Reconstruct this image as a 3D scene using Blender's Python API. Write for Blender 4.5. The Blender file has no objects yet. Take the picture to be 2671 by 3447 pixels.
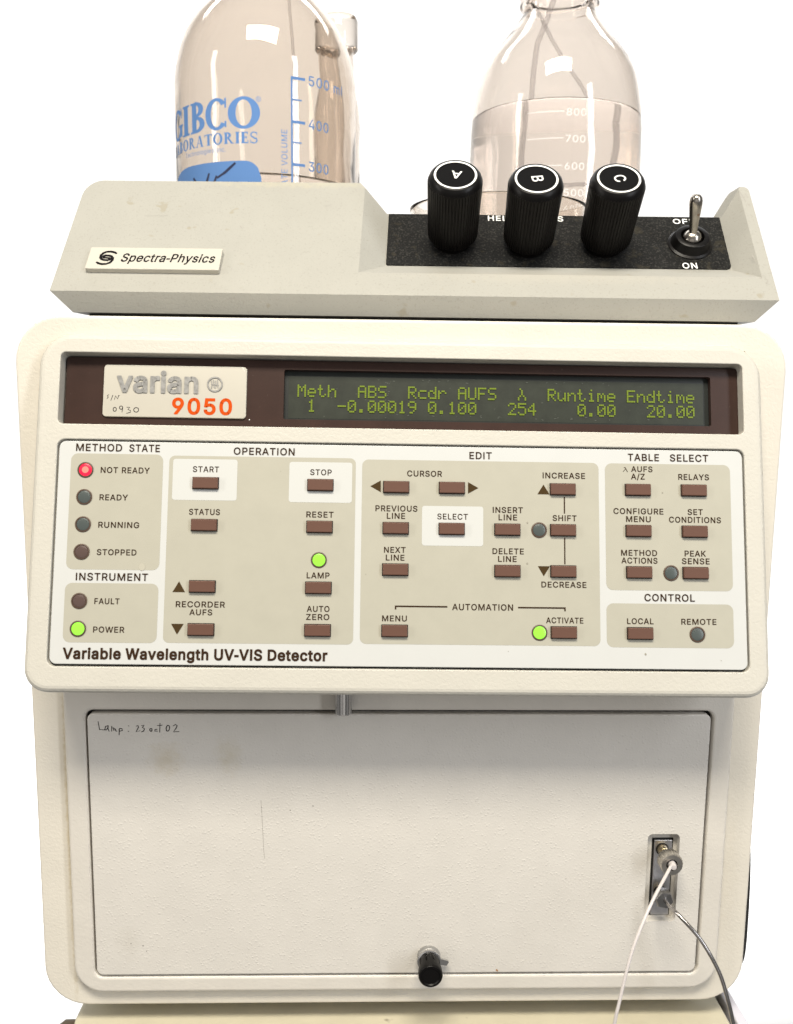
import bpy, bmesh, math, random
from math import sin, cos, pi, radians, sqrt, atan2
from mathutils import Matrix, Vector
random.seed(7)
S = 0.00087                      # one modelling unit (about a millimetre) in metres
scene = bpy.context.scene
COL = scene.collection

# ------------------------------------------------------------------ camera
def cam_axes(p, y, r):
    cp, sp, cy, sy, cr, sr = cos(p), sin(p), cos(y), sin(y), cos(r), sin(r)
    f = Vector((sy*cp, cy*cp, -sp)); rt = Vector((cy, -sy, 0)); up = rt.cross(f)
    return cr*rt + sr*up, -sr*rt + cr*up, f
cd = bpy.data.cameras.new('camera'); cam = bpy.data.objects.new('camera', cd); COL.objects.link(cam)
r_, u_, f_ = cam_axes(0.144031, 0.028347, 0.011869)
cam.matrix_world = Matrix(((r_.x, u_.x, -f_.x, -12.867*S), (r_.y, u_.y, -f_.y, -353.61*S),
                           (r_.z, u_.z, -f_.z, 265.597*S), (0, 0, 0, 1)))
cd.sensor_fit = 'HORIZONTAL'; cd.sensor_width = 36; cd.lens = 36*3028/2671
cd.clip_start = 0.01; cd.clip_end = 50
cd.dof.use_dof = True; cd.dof.focus_distance = 0.312; cd.dof.aperture_fstop = 24
scene.camera = cam

# ------------------------------------------------------------------ world, lamps, exposure
w = bpy.data.worlds.new('World'); scene.world = w; w.use_nodes = True
w.node_tree.nodes['Background'].inputs[0].default_value = (1.0, 0.97, 0.93, 1)
w.node_tree.nodes['Background'].inputs[1].default_value = 0.21
def area(name, loc, target, sx, sy, power, color):
    l = bpy.data.lights.new(name, 'AREA'); l.shape = 'RECTANGLE'; l.size = sx; l.size_y = sy
    l.energy = power; l.color = color
    o = bpy.data.objects.new(name, l); COL.objects.link(o); o.location = loc
    o.rotation_euler = (Vector(target) - Vector(loc)).to_track_quat('-Z', 'Y').to_euler()
    return o
area('ceiling_light', (-0.05, -0.62, 1.14), (0, 0, 0.15), 0.62, 0.26, 21.5, (1.0, 0.93, 0.80))
area('window_light', (0.85, -0.85, 0.58), (0, 0, 0.2), 0.16, 1.0, 8.0, (0.92, 0.95, 1.0))
area('side_light', (-1.1, -0.45, 0.55), (0, 0.1, 0.2), 0.13, 0.9, 4.6, (1.0, 0.96, 0.9))
area('front_fill', (-0.25, -1.7, -0.15), (0, 0, 0.15), 1.6, 1.0, 2.5, (1.0, 0.95, 0.90))  # added fill lamp behind the camera, stands in for light bounced by the room
area('backdrop_fill_high', (0, 0.95, 1.75), (0, 1.6, 0.55), 2.6, 0.4, 26, (1, 1, 1))  # added unseen lamp above, only there to turn the backdrop white
area('backdrop_fill_low', (0, 0.95, -1.05), (0, 1.6, 0.0), 2.6, 0.4, 40, (1, 1, 1))  # added unseen lamp below, whitens the lower part of the backdrop
vs = scene.view_settings
scene.display_settings.display_device = 'sRGB'
vs.view_transform = 'Standard'; vs.look = 'None'; vs.exposure = 0.0; vs.gamma = 1.0; vs.use_curve_mapping = False
scene.render.engine = 'CYCLES'
cy = scene.cycles
cy.max_bounces = 24; cy.transmission_bounces = 24; cy.glossy_bounces = 8; cy.transparent_max_bounces = 16; cy.diffuse_bounces = 5
cy.caustics_refractive = True; cy.caustics_reflective = False
cy.sample_clamp_indirect = 6
cy.use_denoising = True

# ------------------------------------------------------------------ materials
def lin(c):
    c /= 255.0
    return c/12.92 if c <= 0.04045 else ((c+0.055)/1.055)**2.4
def rgb(r, g, b): return (lin(r), lin(g), lin(b), 1)
def nd(nt, t, **kw):
    n = nt.nodes.new(t)
    for k, v in kw.items():
        if hasattr(n, k): setattr(n, k, v)
        else: n.inputs[k].default_value = v
    return n
def mat(name, color, rough=0.5, metal=0.0, bumps=(), vary=0.0, vscale=90, spec=0.4, specks=None, stain=None, coat=0.0):
    """bumps: list of (kind, feature size in m, height in m, strength)."""
    m = bpy.data.materials.new(name); m.use_nodes = True; nt = m.node_tree
    p = nt.nodes['Principled BSDF']
    p.inputs['Base Color'].default_value = color; p.inputs['Roughness'].default_value = rough
    p.inputs['Metallic'].default_value = metal; p.inputs['Specular IOR Level'].default_value = spec
    p.inputs['Coat Weight'].default_value = coat
    tc = nd(nt, 'ShaderNodeTexCoord').outputs['Object']
    colsock = None
    if vary:
        n1 = nd(nt, 'ShaderNodeTexNoise', Scale=vscale, Detail=4.0, Roughness=0.6); nt.links.new(tc, n1.inputs['Vector'])
        mr = nd(nt, 'ShaderNodeMapRange'); mr.inputs[1].default_value = 0.3; mr.inputs[2].default_value = 0.7
        mr.inputs[3].default_value = 1-vary; mr.inputs[4].default_value = 1+vary*0.6
        nt.links.new(n1.outputs['Fac'], mr.inputs[0])
        mx = nd(nt, 'ShaderNodeMix', data_type='RGBA', blend_type='MULTIPLY'); mx.inputs[0].default_value = 1
        mx.inputs[6].default_value = color
        cb = nd(nt, 'ShaderNodeCombineColor')
        for i in range(3): nt.links.new(mr.outputs[0], cb.inputs[i])
        nt.links.new(cb.outputs[0], mx.inputs[7]); colsock = mx.outputs[2]
    def over(mask, col2):
        nonlocal colsock
        mx = nd(nt, 'ShaderNodeMix', data_type='RGBA'); nt.links.new(mask, mx.inputs[0])
        if colsock: nt.links.new(colsock, mx.inputs[6])
        else: mx.inputs[6].default_value = color
        mx.inputs[7].default_value = col2; colsock = mx.outputs[2]
    for sc, th, c2, st in ([specks] if specks and not isinstance(specks[0], tuple) else specks or []):   # (scale, threshold, colour, strength)
        n1 = nd(nt, 'ShaderNodeTexNoise', Scale=sc, Detail=2.0, Roughness=0.5); nt.links.new(tc, n1.inputs['Vector'])
        mr = nd(nt, 'ShaderNodeMapRange'); mr.inputs[1].default_value = th; mr.inputs[2].default_value = th+0.06
        mr.inputs[4].default_value = st
        nt.links.new(n1.outputs['Fac'], mr.inputs[0]); over(mr.outputs[0], c2)
    for s_ in (stain or []):                     # (centre xyz in m, radii in m, colour, strength): a smudge with its own shape
        c0, rr_, c2, st = s_
        mp = nd(nt, 'ShaderNodeMapping'); mp.vector_type = 'POINT'
        mp.inputs['Scale'].default_value = tuple(1/x for x in rr_)
        mp.inputs['Location'].default_value = tuple(-a/b for a, b in zip(c0, rr_))
        nt.links.new(tc, mp.inputs[0])
        ln = nd(nt, 'ShaderNodeVectorMath', operation='LENGTH'); nt.links.new(mp.outputs[0], ln.inputs[0])
        n1 = nd(nt, 'ShaderNodeTexNoise', Scale=420.0, Detail=5.0, Roughness=0.7); nt.links.new(tc, n1.inputs['Vector'])
        ad = nd(nt, 'ShaderNodeMath', operation='MULTIPLY_ADD'); ad.inputs[1].default_value = 1.6; nt.links.new(n1.outputs['Fac'], ad.inputs[0])
        nt.links.new(ln.outputs['Value'], ad.inputs[2])
        mr = nd(nt, 'ShaderNodeMapRange'); mr.inputs[1].default_value = 1.75; mr.inputs[2].default_value = 0.9
        mr.inputs[3].default_value = 0; mr.inputs[4].default_value = st
        nt.links.new(ad.outputs[0], mr.inputs[0]); over(mr.outputs[0], c2)
    if colsock: nt.links.new(colsock, p.inputs['Base Color'])
    prev = None
    for kind, size, height, strength in bumps:
        if kind == 'drops':
            t = nd(nt, 'ShaderNodeTexVoronoi', Scale=1/size, feature='SMOOTH_F1'); t.inputs['Smoothness'].default_value = 0.6
            src = t.outputs['Distance']
            nz = nd(nt, 'ShaderNodeTexNoise', Scale=0.45/size, Detail=1.0); nt.links.new(tc, nz.inputs['Vector'])
            mr = nd(nt, 'ShaderNodeMapRange'); mr.inputs[1].default_value = 0.42; mr.inputs[2].default_value = 0.0
            mr.inputs[3].default_value = 0; mr.inputs[4].default_value = 1
            nt.links.new(src, mr.inputs[0])
            mr2 = nd(nt, 'ShaderNodeMapRange'); mr2.inputs[1].default_value = 0.38; mr2.inputs[2].default_value = 0.60
            nt.links.new(nz.outputs['Fac'], mr2.inputs[0])
            mu = nd(nt, 'ShaderNodeMath', operation='MULTIPLY'); nt.links.new(mr.outputs[0], mu.inputs[0]); nt.links.new(mr2.outputs[0], mu.inputs[1])
            out = mu.outputs[0]
        else:
            t = nd(nt, 'ShaderNodeTexNoise', Scale=1/size, Detail=2.5, Roughness=0.55, Distortion=0.6); out = t.outputs['Fac']
        nt.links.new(tc, t.inputs['Vector'])
        b = nd(nt, 'ShaderNodeBump'); b.inputs['Strength'].default_value = strength; b.inputs['Distance'].default_value = height
        nt.links.new(out, b.inputs['Height'])
        if prev: nt.links.new(prev, b.inputs['Normal'])
        prev = b.outputs[0]
    if prev: nt.links.new(prev, p.inputs['Normal'])
    return m
def glow(name, color, strength, rough=0.3):
    m = bpy.data.materials.new(name); m.use_nodes = True
    p = m.node_tree.nodes['Principled BSDF']
    p.inputs['Base Color'].default_value = tuple(c*0.4 for c in color[:3])+(1,); p.inputs['Roughness'].default_value = rough
    p.inputs['Emission Color'].default_value = color; p.inputs['Emission Strength'].default_value = strength
    return m
def glass(name, color, ior=1.47, rough=0.0, wavy=True):
    m = bpy.data.materials.new(name); m.use_nodes = True; nt = m.node_tree
    for n in list(nt.nodes):
        if n.type != 'OUTPUT_MATERIAL': nt.nodes.remove(n)
    g = nd(nt, 'ShaderNodeBsdfGlass', Color=color, Roughness=rough, IOR=ior)
    tx = nd(nt, 'ShaderNodeTexNoise', Scale=48.0, Detail=1.0); bp = nd(nt, 'ShaderNodeBump'); bp.inputs['Strength'].default_value = 0.35; bp.inputs['Distance'].default_value = 0.0012
    tcn = nd(nt, 'ShaderNodeTexCoord'); nt.links.new(tcn.outputs['Object'], tx.inputs['Vector']); nt.links.new(tx.outputs['Fac'], bp.inputs['Height'])
    if wavy: nt.links.new(bp.outputs[0], g.inputs['Normal'])
    nt.links.new(g.outputs[0], [n for n in nt.nodes if n.type == 'OUTPUT_MATERIAL'][0].inputs[0])
    return m

M = {}
M['wall'] = mat('white_wall', (0.9, 0.9, 0.9, 1), 0.9)
M['cream'] = mat('cream_plastic', (0.50, 0.48, 0.425, 1), 0.48, bumps=[('noise', 0.0011, 0.00022, 0.55)], vary=0.03, vscale=60)
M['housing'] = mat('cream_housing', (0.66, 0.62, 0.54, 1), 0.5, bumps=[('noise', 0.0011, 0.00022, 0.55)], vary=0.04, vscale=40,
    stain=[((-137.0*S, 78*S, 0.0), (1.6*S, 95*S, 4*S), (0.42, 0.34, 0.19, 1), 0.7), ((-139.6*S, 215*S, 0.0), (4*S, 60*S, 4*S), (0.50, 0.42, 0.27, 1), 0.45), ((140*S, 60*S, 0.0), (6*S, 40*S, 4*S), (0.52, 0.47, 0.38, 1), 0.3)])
M['body'] = mat('dark_case', (0.05, 0.047, 0.042, 1), 0.6, bumps=[('noise', 0.001, 0.0002, 0.4)])
M['frame'] = mat('cream_paint', (0.63, 0.595, 0.535, 1), 0.42, bumps=[('noise', 0.0013, 0.0002, 0.5)], vary=0.03)
M['door'] = mat('door_paint', (0.63, 0.60, 0.55, 1), 0.34, bumps=[('drops', 0.0011, 0.00013, 0.65), ('noise', 0.0007, 0.00011, 0.6)], vary=0.03,
    stain=[((-95*S, 113*S, 0.003), (9*S, 9*S, 1), (0.50, 0.42, 0.27, 1), 0.40), ((-70*S, 114*S, 0.003), (7*S, 10*S, 1), (0.50, 0.43, 0.28, 1), 0.34),
           ((-113*S, 32*S, 0.003), (7*S, 9*S, 1), (0.45, 0.42, 0.36, 1), 0.25)])
M['groove'] = mat('groove_black', (0.012, 0.011, 0.010, 1), 0.8)
M['degas'] = mat('grey_cream_paint', (0.325, 0.318, 0.285, 1), 0.6, bumps=[('noise', 0.0011, 0.00016, 0.5), ('noise', 0.0004, 0.00006, 0.5)], vary=0.035, vscale=45,
    specks=[(1300, 0.60, (0.22, 0.21, 0.18, 1), 0.30), (150, 0.70, (0.25, 0.22, 0.15, 1), 0.5)],
    stain=[((-55*S, 48*S, 52*S), (55*S, 6*S, 3*S), (0.50, 0.44, 0.28, 1), 0.35), ((60*S, 8*S, 9*S), (80*S, 7*S, 5*S), (0.40, 0.37, 0.31, 1), 0.30)])
M['black_plate'] = mat('black_textured_plate', (0.0085, 0.0085, 0.008, 1), 0.75, spec=0.14, bumps=[('noise', 0.0008, 0.00025, 0.9)], vary=0.4, vscale=200,
    specks=[(1600, 0.56, (0.042, 0.040, 0.036, 1), 0.7), (220, 0.60, (0.035, 0.030, 0.020, 1), 0.5)])
M['black_knob'] = mat('black_knob_plastic', (0.0032, 0.0027, 0.0026, 1), 0.36, spec=0.2, bumps=[('noise', 0.0008, 0.00008, 0.4)], vary=0.2)
M['black_cap'] = mat('black_cap', (0.0035, 0.0035, 0.0038, 1), 0.7, spec=0.06, bumps=[('noise', 0.0006, 0.00004, 0.4)])
M['white_print'] = mat('white_print', (0.82, 0.82, 0.80, 1), 0.6)
M['badge'] = mat('cream_badge', (0.46, 0.44, 0.385, 1), 0.55, spec=0.25, bumps=[('noise', 0.0006, 0.00003, 0.4)])
M['badge_silver'] = mat('cream_foil', (0.44, 0.415, 0.355, 1), 0.5, spec=0.25, bumps=[('noise', 0.0006, 0.00002, 0.3)])
M['black_ink'] = mat('black_ink', (0.006, 0.005, 0.006, 1), 0.7, spec=0.08)
M['brown_ink'] = mat('brown_ink', (0.036, 0.019, 0.010, 1), 0.8, spec=0.05)
M['tri_ink'] = mat('olive_brown_ink', (0.055, 0.034, 0.014, 1), 0.8, spec=0.05)
M['pen'] = mat('black_pen', (0.008, 0.006, 0.008, 1), 0.9, spec=0.03)
M['orange'] = mat('orange_ink', (0.50, 0.065, 0.006, 1), 0.7, spec=0.05)
M['label'] = mat('panel_white', (0.51, 0.515, 0.50, 1), 0.5, vary=0.015, spec=0.3)
M['zone'] = mat('panel_grey', (0.385, 0.37, 0.305, 1), 0.5, vary=0.03, vscale=120, spec=0.3, bumps=[('noise', 0.0007, 0.00002, 0.4)])
M['subzone'] = mat('panel_bright', (0.505, 0.51, 0.49, 1), 0.6, spec=0.3)
M['button'] = mat('brown_button', (0.112, 0.055, 0.038, 1), 0.55, spec=0.25, bumps=[('noise', 0.0008, 0.00004, 0.4)], vary=0.06)
M['lens_brown'] = mat('dark_brown_lens', (0.037, 0.019, 0.0145, 1), 0.3, spec=0.35, vary=0.12, specks=(1500, 0.74, (0.16, 0.13, 0.11, 1), 0.5))
M['lcd'] = mat('dark_display', (0.024, 0.028, 0.020, 1), 0.35, vary=0.25, vscale=160, specks=(700, 0.72, (0.10, 0.11, 0.09, 1), 0.5))
M['lcd_edge'] = mat('display_edge', (0.014, 0.017, 0.015, 1), 0.4, vary=0.2)
M['dot'] = glow('display_dots', rgb(135, 155, 38), 0.34)
M['scratch'] = mat('scuff', (0.16, 0.17, 0.15, 1), 0.7)
M['chrome'] = mat('chrome', (0.62, 0.61, 0.60, 1), 0.22, 1.0, bumps=[('noise', 0.0009, 0.00003, 0.5)])
M['foil'] = mat('silver_foil', (0.30, 0.295, 0.285, 1), 0.38, 0.35, vary=0.3, vscale=700)
M['steel'] = mat('stainless_steel', (0.66, 0.65, 0.66, 1), 0.36, 1.0, bumps=[('noise', 0.0008, 0.00003, 0.4)], vary=0.15, vscale=300)
M['tube_steel'] = mat('tube_steel', (0.42, 0.40, 0.39, 1), 0.2, 1.0, vary=0.2, vscale=200)
M['nut_metal'] = mat('nut_metal', (0.27, 0.265, 0.26, 1), 0.38, 1.0, vary=0.2, vscale=400)
M['nickel'] = mat('nickel', (0.50, 0.475, 0.43, 1), 0.33, 1.0, vary=0.2, vscale=400)
M['brass'] = mat('dull_brass', (0.46, 0.38, 0.24, 1), 0.28, 1.0, vary=0.2, vscale=500)
M['toggle_metal'] = mat('worn_toggle', (0.40, 0.37, 0.33, 1), 0.26, 1.0, vary=0.2, vscale=300, specks=(260, 0.60, (0.20, 0.08, 0.03, 1), 0.8))
M['ptfe'] = mat('milky_tube', (0.56, 0.52, 0.505, 1), 0.35, spec=0.6)
M['inner_tube'] = bpy.data.materials.new('milky_inner_tube'); M['inner_tube'].use_nodes = True
nt_ = M['inner_tube'].node_tree; nt_.nodes.remove(nt_.nodes['Principled BSDF'])
t1 = nd(nt_, 'ShaderNodeBsdfTranslucent', Color=(0.97, 0.93, 0.96, 1)); t2 = nd(nt_, 'ShaderNodeBsdfDiffuse', Color=(0.95, 0.91, 0.94, 1))
t3 = nd(nt_, 'ShaderNodeMixShader'); t3.inputs[0].default_value = 0.4
nt_.links.new(t1.outputs[0], t3.inputs[1]); nt_.links.new(t2.outputs[0], t3.inputs[2]); t4 = nd(nt_, 'ShaderNodeBsdfTransparent', Color=(1, 1, 1, 1)); t5 = nd(nt_, 'ShaderNodeMixShader'); t5.inputs[0].default_value = 0.72
nt_.links.new(t3.outputs[0], t5.inputs[1]); nt_.links.new(t4.outputs[0], t5.inputs[2]); nt_.links.new(t5.outputs[0], nt_.nodes['Material Output'].inputs[0])
M['ring_brown'] = mat('lamp_ring', (0.075, 0.045, 0.030, 1), 0.5)
M['lit_green'] = glow('lit_green', (0.30, 0.92, 0.055, 1), 0.95)
M['lit_red'] = glow('lit_red', (1.0, 0.012, 0.055, 1), 1.0)
M['lit_red_core'] = glow('lit_red_core', (1.0, 0.20, 0.15, 1), 1.25)
M['off_green'] = mat('unlit_green', (0.062, 0.075, 0.072, 1), 0.35)
M['off_red'] = mat('unlit_red', (0.085, 0.055, 0.048, 1), 0.35)
M['rust'] = mat('rust', (0.35, 0.17, 0.06, 1), 0.8)
M['chip'] = mat('paint_chip', (0.30, 0.285, 0.26, 1), 0.7)
M['case_paint'] = mat('beige_case_paint', (0.54, 0.50, 0.38, 1), 0.5, bumps=[('noise', 0.0012, 0.0002, 0.4)], vary=0.05, specks=(120, 0.72, (0.12, 0.10, 0.07, 1), 0.8))
M['rail'] = mat('pale_rail', (0.62, 0.61, 0.68, 1), 0.45)
M['rubber'] = mat('black_rubber', (0.015, 0.014, 0.013, 1), 0.6)
M['brown_rubber'] = mat('brown_rubber', (0.07, 0.05, 0.03, 1), 0.6)
M['clear_glass'] = glass('clear_glass', (0.965, 0.945, 0.92, 1), 1.25)
M['bottle_glass'] = glass('bottle_glass', (0.902, 0.868, 0.832, 1), 1.47)
M['pale_glass'] = glass('pale_glass', (0.925, 0.898, 0.872, 1), 1.47)
M['vial_glass'] = glass('vial_glass', (0.95, 0.925, 0.90, 1), 1.47)
M['water'] = glass('solvent', (0.985, 0.975, 0.97, 1), 1.33, wavy=False)
M['blue'] = mat('blue_enamel', (0.095, 0.20, 0.43, 1), 0.6, spec=0.15)
M['blue_dark'] = mat('blue_marker', (0.012, 0.018, 0.055, 1), 0.5)
M['white_enamel'] = mat('white_enamel', (0.78, 0.75, 0.74, 1), 0.6)
nt_ = M['white_enamel'].node_tree; t1 = nd(nt_, 'ShaderNodeMixShader'); t1.inputs[0].default_value = 0.2; t2 = nd(nt_, 'ShaderNodeBsdfTransparent')
nt_.links.new(nt_.nodes['Principled BSDF'].outputs[0], t1.inputs[1]); nt_.links.new(t2.outputs[0], t1.inputs[2]); nt_.links.new(t1.outputs[0], nt_.nodes['Material Output'].inputs[0])
M['tan'] = mat('tan_cap', (0.48, 0.38, 0.30, 1), 0.6)

# ------------------------------------------------------------------ mesh builder (all numbers in units, scaled on build)
class MB:
    def __init__(s): s.v = []; s.f = []; s.m = []; s.sm = []
    def face(s, idx, m=0, smooth=False): s.f.append(tuple(idx)); s.m.append(m); s.sm.append(smooth)
    def pts(s, ps):
        k = len(s.v); s.v += [tuple(p) for p in ps]; return list(range(k, k+len(ps)))
    def loft(s, loops, m=0, cap0=True, cap1=True, smooth=False, closed=True):
        ids = [s.pts(l) for l in loops]; n = len(ids[0])
        for a, b in zip(ids, ids[1:]):
            for i in range(n if closed else n-1):
                j = (i+1) % n; s.face((a[i], a[j], b[j], b[i]), m, smooth)
        if cap0: s.face(reversed(ids[0]), m)
        if cap1: s.face(ids[-1], m)
        return s
    def poly(s, ps, m=0): s.face(s.pts(ps), m); return s
    def box(s, x0, x1, y0, y1, z0, z1, m=0):
        a = [(x0, y0), (x1, y0), (x1, y1), (x0, y1)]
        return s.loft([[(x, y, z0) for x, y in a], [(x, y, z1) for x, y in a]], m)
    def sheet(s, x0, x1, y0, y1, z, r=0, m=0): return s.poly([(x, y, z) for x, y in rr(x0, y0, x1, y1, r)], m)
    def revolve(s, prof, segs=48, m=0, c=(0, 0, 0), rfun=None, cap0=True, cap1=True, smooth=True, ax=2):
        loops = []
        for r, h in prof:
            l = []
            for i in range(segs):
                a = 2*pi*i/segs; q = rfun(a, r, h) if rfun else r
                p = (q*cos(a), q*sin(a), h) if ax == 2 else (q*cos(a), -h, q*sin(a)) if ax == 1 else (h, q*cos(a), q*sin(a))
                l.append((p[0]+c[0], p[1]+c[1], p[2]+c[2]))
            loops.append(l)
        return s.loft(loops, m, cap0, cap1, smooth)
    def tube(s, path, r, segs=12, m=0, cap=True):
        P = [Vector(p) for p in path]; up = Vector((0.12, 0.3, 1)).normalized(); loops = []
        for i, p in enumerate(P):
            t = (P[min(i+1, len(P)-1)] - P[max(i-1, 0)]).normalized()
            a = t.cross(up); a = a.normalized() if a.length > 1e-4 else Vector((1, 0, 0)); b = t.cross(a)
            rad = r(i/(len(P)-1)) if callable(r) else r
            loops.append([tuple(p + rad*(cos(2*pi*k/segs)*a + sin(2*pi*k/segs)*b)) for k in range(segs)])
        return s.loft(loops, m, cap, cap, True)
    def ribbon(s, pts, wdt, z=0.0, m=0, close=False):
        P = [Vector((p[0], p[1])) for p in pts]
        if close: P = P + [P[0], P[1]]
        L = []; R = []
        for i, p in enumerate(P):
            d = P[min(i+1, len(P)-1)] - P[max(i-1, 0)]
            d = d.normalized() if d.length else Vector((1, 0)); nrm = Vector((-d.y, d.x))
            if i in (0, len(P)-1) and not close:
                e = d*(wdt*0.3)*(-1 if i == 0 else 1); p = p+e; ww = wdt*0.36
            else: ww = wdt*0.5
            L.append((*(p+nrm*ww), z)); R.append((*(p-nrm*ww), z))
        a = s.pts(L); b = s.pts(R)
        for i in range(len(a)-1): s.face((b[i], b[i+1], a[i+1], a[i]), m)
        return s
    def merge(s, verts, faces, m=0):
        k = len(s.v); s.v += [tuple(v) for v in verts]
        for f in faces: s.face([i+k for i in f], m)
    def xf(s, fn): s.v = [tuple(fn(*v)) for v in s.v]; return s
WORLD = {}
def build(name, mb, mats, parent=None, mw=None, angle=35):
    me = bpy.data.meshes.new(name)
    me.from_pydata([(x*S, y*S, z*S) for x, y, z in mb.v], [], mb.f)
    for m_ in (mats if isinstance(mats, (list, tuple)) else [mats]): me.materials.append(M[m_])
    me.polygons.foreach_set('material_index', mb.m); me.polygons.foreach_set('use_smooth', mb.sm)
    me.validate(); me.update()
    bm = bmesh.new(); bm.from_mesh(me); bmesh.ops.recalc_face_normals(bm, faces=bm.faces[:]) if getattr(mb, 'solid', True) else None
    bm.to_mesh(me); bm.free()
    if any(mb.sm): me.set_sharp_from_angle(angle=radians(angle))
    return place(bpy.data.objects.new(name, me), parent, mw)
def place(o, parent, mw):
    COL.objects.link(o); mw = mw or Matrix.Identity(4); o.parent = parent
    o.matrix_local = (WORLD[parent.name].inverted() @ mw) if parent else mw
    WORLD[o.name] = mw.copy(); return o
def thing(name, label, cat, loc=(0, 0, 0), group=None):
    o = bpy.data.objects.new(name, None); o.empty_display_size = 0.02
    place(o, None, Matrix.Translation(Vector(loc)*S)); return tag(o, label, cat, group)
def tag(o, label, cat, group=None):
    o['label'] = label; o['category'] = cat
    if group: o['group'] = group
    return o
def frame(org, a, b, c):
    return Matrix(((a[0], b[0], c[0], org[0]*S), (a[1], b[1], c[1], org[1]*S), (a[2], b[2], c[2], org[2]*S), (0, 0, 0, 1)))
def sub(fr, x, y, z): return fr @ Matrix.Translation(Vector((x, y, z))*S)
def cut(o, cutters):
    """boolean-subtract cutter builders (same local space) from object o."""
    tmp = []
    for mb in cutters:
        c = build('cutter', mb, ['groove'], None, WORLD[o.name]); tmp.append(c)
        md = o.modifiers.new('cut', 'BOOLEAN'); md.operation = 'DIFFERENCE'; md.solver = 'EXACT'; md.object = c
    bpy.context.view_layer.update()
    me = bpy.data.meshes.new_from_object(o.evaluated_get(bpy.context.evaluated_depsgraph_get()))
    o.modifiers.clear(); old = o.data; o.data = me; me.name = o.name
    me.materials.clear(); [me.materials.append(m_) for m_ in old.materials]
    for c in tmp: bpy.data.objects.remove(c)
def bevel(o, wdt, segs=3, ang=30):
    md = o.modifiers.new('edge', 'BEVEL'); md.width = wdt*S; md.segments = segs; md.limit_method = 'ANGLE'; md.angle_limit = radians(ang); md.use_clamp_overlap = True
def rr(x0, y0, x1, y1, r, n=8):
    if not isinstance(r, (list, tuple)): r = (r, r, r, r)      # bl, br, tr, tl
    if max(r) <= 0: return [(x0, y0), (x1, y0), (x1, y1), (x0, y1)]
    out = []
    for (cx, cy_, a0), q in zip(((x0+r[0], y0+r[0], pi), (x1-r[1], y0+r[1], 1.5*pi), (x1-r[2], y1-r[2], 0), (x0+r[3], y1-r[3], .5*pi)), r):
        out += [(cx+q*cos(a0+.5*pi*i/n), cy_+q*sin(a0+.5*pi*i/n)) for i in range(n+1)]
    return out
def slab(mb, x0, y0, x1, y1, r, n0, n1, b, m=0, steps=4, back=None):
    """rounded-corner plate from depth n0 to n1 with a rounded front edge of radius b."""
    R = list(r) if isinstance(r, (list, tuple)) else [r]*4
    base = rr(x0, y0, x1, y1, R); loops = []
    loops.append([back(x, y) if back else (x, y, n0) for x, y in base])
    for k in range(steps+1):
        a = .5*pi*k/steps; ins = b*(1-cos(a)); nn = n1-b+b*sin(a)
        loops.append([(x, y, nn) for x, y in rr(x0+ins, y0+ins, x1-ins, y1-ins, [max(q-ins, .05) for q in R])])
    return mb.loft(loops, m)

# ------------------------------------------------------------------ lettering
GLYPH = {}                     # grotesque letter shapes: advance, outline points, triangles (1000 per em)
GLYPH['-'] = (205, '15 165 190 165 190 222 15 222', '0 1 2 0 2 3')
GLYPH['.'] = (188, '95 -4 83 -3 73 1 63 9 55 18 51 29 50 41 51 53 55 64 63 73 73 81 83 85 95 87 107 85 118 81 128 73 135 64 140 53 141 41 140 29 135 18 128 9 118 1 107 -3', '6 5 4 4 3 6 1 0 2 2 0 3 0 9 3 6 3 9 7 6 9 8 7 9 22 21 23 19 18 20 18 17 15 16 15 17 20 18 21 18 15 12 13 12 15 14 13 15 23 21 0 21 18 0 18 12 0 9 0 12 10 9 12 11 10 12')
GLYPH['/'] = (249, '235 533 71 -76 14 -76 178 533', '0 3 1 2 1 3')
GLYPH['0'] = (453, '227 -7 191 -3 158 7 130 24 105 48 85 77 69 113 57 155 50 202 48 254 50 306 57 353 69 395 85 431 106 461 130 484 159 502 191 512 227 516 262 512 295 502 323 484 348 461 368 431 384 395 396 353 403 306 405 254 403 202 396 155 384 113 368 77 348 48 323 24 295 7 263 -3 227 50 250 52 271 60 290 74 306 92 320 116 330 144 338 176 342 213 344 254 342 295 338 332 330 365 320 393 306 416 290 435 271 449 250 457 227 460 203 457 182 449 163 435 147 416 134 393 123 365 115 332 111 295 109 254 111 213 115 176 123 144 134 116 147 92 163 74 182 60 203 52', '7 6 66 66 65 7 8 7 65 65 64 8 9 8 64 64 63 9 63 62 9 10 9 62 62 61 10 11 10 61 61 60 11 12 11 60 0 36 71 0 71 1 1 71 2 71 70 2 3 2 70 69 3 70 57 56 15 16 15 56 56 55 16 55 17 16 3 69 4 69 68 4 5 4 68 68 67 5 6 5 67 66 6 67 12 60 59 13 12 59 59 58 13 14 13 58 58 57 14 57 15 14 18 54 53 18 53 19 37 35 34 38 37 34 34 33 38 39 38 33 51 21 52 21 20 52 53 52 20 19 53 20 30 29 42 43 42 29 29 28 43 44 43 28 28 27 44 45 44 27 46 45 27 27 26 46 47 46 26 26 25 47 48 47 25 25 24 48 39 33 32 40 39 32 32 31 40 41 40 31 31 30 41 30 42 41 48 24 49 24 23 49 50 49 23 23 22 50 51 50 22 21 51 22 35 37 0 36 0 37 54 18 55 17 55 18')
GLYPH['1'] = (453, '76 0 76 55 391 55 391 0 276 509 276 0 212 0 212 448 209 448 86 358 86 427 198 509 276 55 212 55', '11 10 8 8 10 9 3 2 5 13 12 7 1 0 6 11 8 7 7 4 11 12 13 6 4 7 12 5 2 12 6 5 12 1 6 13')
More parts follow.
